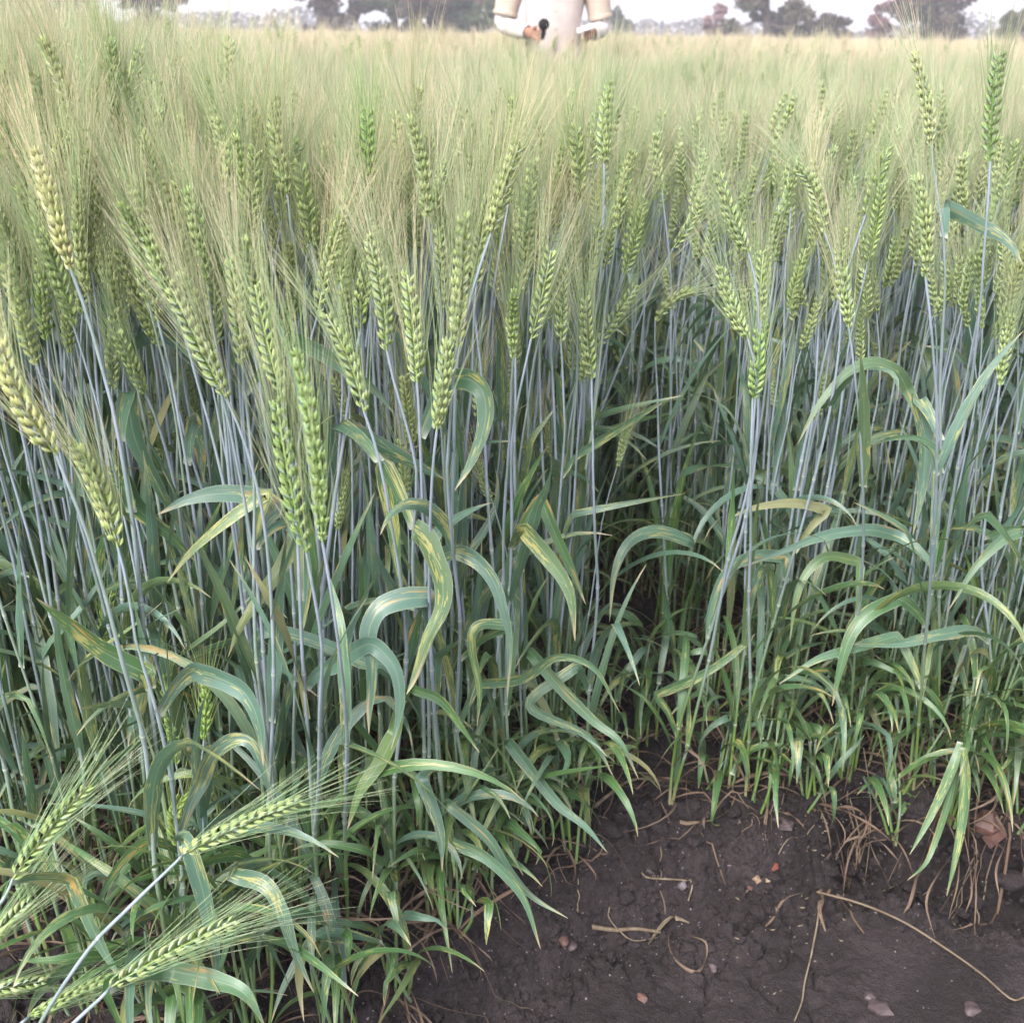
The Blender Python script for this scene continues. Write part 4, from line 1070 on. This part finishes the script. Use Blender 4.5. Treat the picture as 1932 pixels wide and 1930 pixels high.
# ------------------------------------------------------------------ the person behind the crop
def person():
    Yp = 6.8
    c = at(1043, 40, Yp); cx = c[0]
    e = empty('person', (cx, Yp, 0), 'person in a cream shirt holding a round black microphone, waist deep in wheat', 'person')
    zz = CAM_H
    hl, hr = at(1008, 66, Yp - .22) - np.array([cx, Yp, 0]), at(1110, 66, Yp - .18) - np.array([cx, Yp, 0])
    skin = make_plain('skin', (0.30, 0.15, 0.10), (0.35, 0.18, 0.13), 30, .55, .35, 0)
    cream = make_plain('cream_cloth', (0.52, 0.445, 0.41), (0.58, 0.50, 0.465), 14, .85, .1, 0, .2)
    beige = make_plain('beige_cloth', (0.43, 0.345, 0.28), (0.50, 0.41, 0.335), 14, .85, .1, 0, .2)
    white = make_plain('white_cloth', (0.55, 0.49, 0.475), (0.61, 0.55, 0.535), 14, .85, .1, 0, .2)
    dark = make_plain('dark_cloth', (0.10, 0.09, 0.09), (0.13, 0.12, 0.12), 14, .85, .1)
    hair = make_plain('hair', (0.02, 0.017, 0.015), (0.035, 0.03, 0.025), 60, .5, .4)
    black = make_plain('black_foam', (0.012, 0.012, 0.014), (0.02, 0.02, 0.022), 300, .9, .2, 0, .5)
    el, er = np.array([-.268, .0, 1.10]), np.array([.268, .02, 1.09])
    sl, sr = np.array([-.20, .03, 1.42]), np.array([.20, .03, 1.42])
    V = [(0, .02, .92), (0, .01, 1.12), (0, .02, 1.34), (0, .02, 1.50), (0, .0, 1.62), (0, -.01, 1.74)]
    r = [(.15, .11), (.145, .105), (.16, .11), (.055, .055), (.078, .095), (.06, .07)]
    E = [(0, 1), (1, 2), (2, 3), (3, 4), (4, 5)]
    def chain(start, pts, rads):
        k = start
        for p, q in zip(pts, rads):
            V.append(tuple(p)); r.append((q, q)); E.append((k, len(V) - 1)); k = len(V) - 1
        return k
    for s, sh, elb, hd in ((-1, sl, el, hl), (1, sr, er, hr)):
        w = elb + (hd - elb) * .80
        k = chain(2, [sh, (sh + elb) / 2, elb, (elb + w) / 2, w, hd], [.058, .047, .040, .036, .026, .030])
        fd = unit(hd - elb); up = np.array([0, 0, 1.0])
        for f in range(4):                                      # fingers closed round what the hand holds
            off = up * (.028 - .019 * f) + fd * .02
            a = hd + off + fd * .022; b = a + np.array([0, -.030 + .003 * f, 0]) + fd * .008; c_ = b + np.array([0, -.004, 0]) - fd * (.024 - .003 * abs(f - 1))
            chain(k, [a, b, c_], [.0095, .0085, .007])
        chain(k, [hd + up * .03 + np.array([0, -.02, 0]), hd + up * .045 + np.array([0, -.035, 0]) + fd * .015], [.012, .0095])
        chain(0, [(s * .10, .02, .84), (s * .115, .01, .50), (s * .12, .03, .09), (s * .13, -.10, .04)], [.088, .062, .042, .034])
    me = bpy.data.meshes.new('body'); me.from_pydata(V, E, []); me.update()
    b = bpy.data.objects.new('body', me); COL.objects.link(b); b.parent = e; me.materials.append(skin)
    sk = b.modifiers.new('skin', 'SKIN'); sk.use_smooth_shade = True
    for i, sv in enumerate(me.skin_vertices[0].data): sv.radius = r[i]; sv.use_root = (i == 0)
    b.modifiers.new('sub', 'SUBSURF').levels = 1; b.modifiers['sub'].render_levels = 2
    def loft(name, mt, rings, sides=20, parent=e):
        mb = MB(); th = np.linspace(0, 2 * math.pi, sides, endpoint=False); V_ = []
        for (x, y, z, a, d, ph) in rings:
            wob = 1 + .05 * np.sin(th * 3 + ph) + .03 * np.sin(th * 7 + ph * 2.6) + .02 * np.sin(th * 13 + ph * 5)
            V_.append(np.stack([x + a * wob * np.cos(th), y + d * wob * np.sin(th), np.full(sides, z)], 1))
        mb.add(np.array(V_), quads(len(rings), sides, True), np.zeros((len(rings) * sides, 3)), 0)
        return mb.obj(name, parent, mats=[mt])
    sh = loft('shirt', cream, [(0, .02, .62, .205, .15, 0), (0, .02, .80, .195, .145, 1), (0, .02, .92, .168, .135, 1.7), (0, .02, .98, .160, .13, 2.0), (0, .02, 1.04, .158, .128, 2.6), (0, .01, 1.10, .156, .125, 2.3), (0, .01, 1.16, .160, .128, 3.0), (0, .01, 1.22, .168, .13, 2.8), (0, .02, 1.35, .205, .14, 4), (0, .03, 1.44, .185, .11, 4.6), (0, .03, 1.50, .085, .075, 5)])
    for zb in (.98, 1.08, 1.17, 1.26, 1.35):
        mbt = MB(); blob(mbt, np.array([.012, -.135, zb]), .006, np.random.default_rng(3), 0, 0, 1, 4, 8); mbt.obj('button', sh, mats=[beige])
    for s, shp, elb, hd in ((-1, sl, el, hl), (1, sr, er, hr)):
        mb = MB(); tube(mb, catmull(np.array([shp + np.array([-s * .03, 0, .03]), shp * .5 + elb * .5 + np.array([s * .008, 0, 0]), elb + np.array([0, 0, .05])]), 10), np.linspace(.082, .066, 10), 14, 0, 0)
        hem = elb + np.array([0, 0, .055])
        u_ = mb.obj('upper_sleeve', e, mats=[beige])
        mb = MB(); dd = unit(elb - shp); tube(mb, np.array([hem - dd * .012, hem, hem + dd * .012]), np.array([.069, .072, .069]), 14, 0, 0); mb.obj('sleeve_hem', u_, mats=[beige])
        w = elb + (hd - elb) * .78
        mb = MB(); tube(mb, catmull(np.array([shp * .35 + elb * .65, elb + np.array([s * .012, 0, .01]), (elb + w) / 2 + np.array([0, 0, -.008]), w]), 14), np.linspace(.056, .038, 14) * (1 + .05 * np.sin(np.arange(14) * 2.3)), 14, 0, 0); mb.obj('lower_sleeve', e, mats=[white])
        loft('trouser_leg', dark, [(s * .10, .02, .88, .105, .11, 0), (s * .11, .015, .5, .085, .09, 1), (s * .12, .02, .1, .07, .08, 2)])
    mb = MB(); blob(mb, np.array([0, .015, 1.72]), .105, np.random.default_rng(9), 0, 0, 1.05, 9, 14); mb.obj('hair', e, mats=[hair])
    # microphone and folded paper are held things of their own
    mp = at(1026, 47, Yp - .27); m = empty('microphone', tuple(mp), 'round black foam microphone held in front of the cream shirt', 'microphone')
    mb = MB(); ph = np.linspace(.03, math.pi - .03, 13); P = np.stack([0 * ph, 0 * ph, -np.cos(ph) * .031], 1); tube(mb, P, np.sin(ph) * .031, 18, 0, 0); mb.obj('foam_ball', m, mats=[black])
    mb = MB(); tube(mb, np.array([[0, .004, -.022], [.0, .03, -.045], [-.005, .075, -.07]]), np.array([.013, .014, .011]), 12, 0, 0); mb.obj('handle', m, mats=[black])
    pp = at(1105, 56, Yp - .26)
    mb = MB(); n = 6; P = np.stack([np.linspace(-.045, .045, n), np.zeros(n), np.linspace(-.014, .014, n)], 1)
    for dz in (0, .004): ribbon(mb, P + np.array([0, 0, dz]), np.array([0, 1.0, .35]), np.full(n, .035), 0, 0, .08)
    o = mb.obj('folded_paper', mats=[white]); o.location = tuple(pp); tag(o, 'folded white paper in the hand away from the microphone', 'paper')
person()

# ------------------------------------------------------------------ trees beyond the field
def foliage_mat(name, a, b, c):
    t = NT(name); U, S, Q = t.attr()
    col = t.mix(t.ramp(Q, .2, .8), a, b); col = t.mix(t.ramp(t.math('FRACT', t.math('MULTIPLY', Q, 13.7)), .8, .95, 0, .7), col, c)
    return t.done(col, .6, .2, .2)
FM = dict(brown=foliage_mat('brown_foliage', (.075, .060, .045), (.12, .10, .072), (.16, .10, .085)), green=foliage_mat('green_foliage', (.048, .075, .038), (.10, .13, .062), (.17, .15, .10)),
          pink=foliage_mat('pink_foliage', (.24, .13, .13), (.33, .22, .22), (.42, .28, .28)), olive=foliage_mat('olive_foliage', (.09, .09, .06), (.155, .14, .095), (.18, .14, .11)),
          pale=foliage_mat('pale_foliage', (.16, .16, .15), (.24, .22, .21), (.30, .25, .25)))
BARK = make_plain('bark', (0.07, 0.05, 0.045), (0.13, 0.10, 0.09), 12, .9, .1, 0, .4)
def tree(u, D, height, crown, mat, label, seed, lobes=9, leaf=.16, dens=420, trunk_r=.16, lean=0.0, low=.3, holes=.85):
    """crown: half width; low: height of the crown's underside as a share of the height"""
    rng2 = np.random.default_rng(seed); p = at(u, 70, D)
    e = empty('tree', (p[0], D, 0), label, 'tree', 'trees beyond the field')
    top = np.array([lean * height * .4, 0, height * .6]); mb = MB()
    sp = catmull(np.array([[0, 0, -.1], [lean * .25 + rng2.normal(0, .06), 0, height * .2], [lean * height * .22, rng2.normal(0, .1), height * .42], top]), 12)
    tube(mb, sp, np.linspace(trunk_r, trunk_r * .35, 12), 9, 0, 0)
    cen = []
    for k in range(lobes):
        a = 6.283 * k / lobes + rng2.uniform(-.3, .3); rr = crown * rng2.uniform(.35, .95); zc = height * (low + (1 - low) * rng2.uniform(.08, .92))
        rr *= math.sqrt(max(.25, 1 - ((zc / height - low) / (1 - low) * 2 - .9) ** 2 * .6))
        c = np.array([math.cos(a) * rr + lean * zc * .55, math.sin(a) * rr, zc]); cen.append(c)
        st = along(sp, rng2.uniform(.35, .95))
        tube(mb, catmull(np.array([st, (st + c) / 2 + rng2.normal(0, .15, 3) + np.array([0, 0, -.1]), c]), 8), np.linspace(trunk_r * .38, .015, 8), 5, 0, 0)
    for k in range(5):
        a = rng2.uniform(0, 6.283); c = np.array([math.cos(a) * crown * rng2.uniform(.2, .9), math.sin(a) * crown * .6, rng2.uniform(.9, min(2.6, height * .8))]); cen.append(c)
        tube(mb, catmull(np.array([along(sp, rng2.uniform(.15, .5)), c * np.array([.5, .5, .9]), c]), 7), np.linspace(trunk_r * .3, .012, 7), 5, 0, 0)
    mb.obj('trunk', e, mats=[BARK])
    mb = MB(); cl = []
    for c in cen + [top + np.array([0, 0, height * .25])]:
        for j in range(5): cl.append((c + rng2.normal(0, crown * .20, 3) * np.array([1, 1, .7]), crown * rng2.choice([.08, .13, .2, .3])))
    N = dens * len(cl) // 4
    k = rng2.integers(len(cl), size=N)
    C = np.array([c for c, _ in cl])[k]; Rd = np.array([q for _, q in cl])[k]
    P = C + unit(rng2.normal(0, 1, (N, 3))) * (Rd * rng2.random(N) ** .45)[:, None] * np.array([1.25, 1.25, .75])
    P[:, 2] = np.maximum(P[:, 2], .3)
    A = unit(rng2.normal(0, 1, (N, 3))); B = unit(np.cross(A, rng2.normal(0, 1, (N, 3))))
    s_ = leaf * rng2.uniform(.5, 1.2, (N, 1))
    V = np.stack([P - A * s_, P - B * s_ * .45, P + A * s_, P + B * s_ * .45], 1)
    a = np.zeros((N, 4, 3)); a[..., 2] = (np.array([rng2.random() for _ in cl])[k] * .6 + rng2.random(N) * .4)[:, None]
    mb.add(V, np.arange(N * 4).reshape(-1, 4), a, 0)
    mb.obj('crown', e, mats=[FM[mat]], smooth=False)
tree(285, 46, 7.0, 1.6, 'brown', 'thin brownish tree above the awns at the upper left', 1, 9, .17, 300, low=.12)
tree(110, 50, 6.5, 2.4, 'olive', 'dim olive tree behind the tall awns at the far left', 21, 9, .17, 300, low=.12)
tree(635, 44, 7.5, 1.5, 'brown', 'brown bushy tree left of the reddish tree', 2, 12, .16, 420, low=.08)
tree(740, 45, 8.0, 1.5, 'green', 'green bushy tree between the two brownish trees', 3, 10, .16, 380, low=.1)
tree(812, 43, 7.0, 1.2, 'brown', 'reddish brown tree with thick low foliage left of the person', 4, 12, .16, 440, low=.05)
tree(905, 43, 8.0, 1.2, 'green', 'dark green tree with bare trunk right behind the person', 5, 10, .15, 420, .2, low=.14)
tree(1445, 42, 6.0, 1.35, 'olive', 'windswept olive tree leaning right with crown hanging to the crop', 6, 14, .14, 480, .2, low=.10, lean=-.10)
tree(1350, 46, 2.3, .6, 'pink', 'low pink blossoming tree left of the windswept tree', 7, 9, .12, 260, .07, low=.08)
tree(1560, 44, 2.0, .85, 'brown', 'low round dark bush tree between two taller trees', 8, 12, .12, 420, .09, low=.05)
tree(1745, 44, 6.5, 1.75, 'brown', 'wide brownish tree with open branches at the right', 9, 12, .14, 380, .2, low=.12)
tree(1665, 45, 2.6, .5, 'pink', 'pale pinkish small tree at the left foot of the wide brownish tree', 10, 9, .12, 260, .08, low=.06)
tree(1925, 43, 2.2, 1.0, 'olive', 'round olive tree cut by the right edge', 11, 10, .13, 420, .1, low=.05)
tree(1166, 60, 2.4, .5, 'green', 'tiny green tree above the pale far hedge right of the person', 12, 7, .13, 180, .06, low=.25)
rng2 = np.random.default_rng(5); mb = MB()
N = 26000
ux = rng2.uniform(-70, 70, N); yy = rng2.uniform(72, 78, N)
hh = 1.0 + 1.6 * fbm(ux * .22 + 50, ux * 0 + 3, 77, 4) ** 1.5 * 1.6
P = np.stack([ux, yy, hh * rng2.random(N) ** .7], 1); A = unit(rng2.normal(0, 1, (N, 3))); B = unit(np.cross(A, rng2.normal(0, 1, (N, 3)))); s_ = .22 * rng2.uniform(.5, 1.2, (N, 1))
a = np.zeros((N, 4, 3)); a[..., 2] = rng2.random(N)[:, None]
mb.add(np.stack([P - A * s_, P - B * s_ * .5, P + A * s_, P + B * s_ * .5], 1), np.arange(N * 4).reshape(-1, 4), a, 0)
tag(mb.obj('far_thicket', mats=[FM['pale']], smooth=False), 'pale far hedge of scrub along the horizon', None, None, 'stuff')
print('stalks', len(STALKS), 'single', len(SINGLE), 'points', len(pts))

# ------------------------------------------------------------------ the dusty air
bpy.context.view_layer.update()
HAZE = 0.0042
hz = MB(); x0, x1, y0, y1, z0, z1 = -420, 420, -70, 720, -1.6, 13.0
c8 = np.array([[x0, y0, z0], [x1, y0, z0], [x1, y1, z0], [x0, y1, z0], [x0, y0, z1], [x1, y0, z1], [x1, y1, z1], [x0, y1, z1]])
hz.add(c8, [[0, 3, 2, 1], [4, 5, 6, 7], [0, 1, 5, 4], [1, 2, 6, 5], [2, 3, 7, 6], [3, 0, 4, 7]], np.zeros((8, 3)), 0)
hm = bpy.data.materials.new('haze'); hm.use_nodes = True; hm.node_tree.nodes.clear()
ho = hm.node_tree.nodes.new('ShaderNodeOutputMaterial'); hv = hm.node_tree.nodes.new('ShaderNodeVolumePrincipled')
hv.inputs['Color'].default_value = (0.94, 0.93, 0.97, 1); hv.inputs['Density'].default_value = HAZE
hm.node_tree.links.new(hv.outputs[0], ho.inputs['Volume'])
o = hz.obj('haze', mats=[hm], smooth=False); o['kind'] = 'stuff'
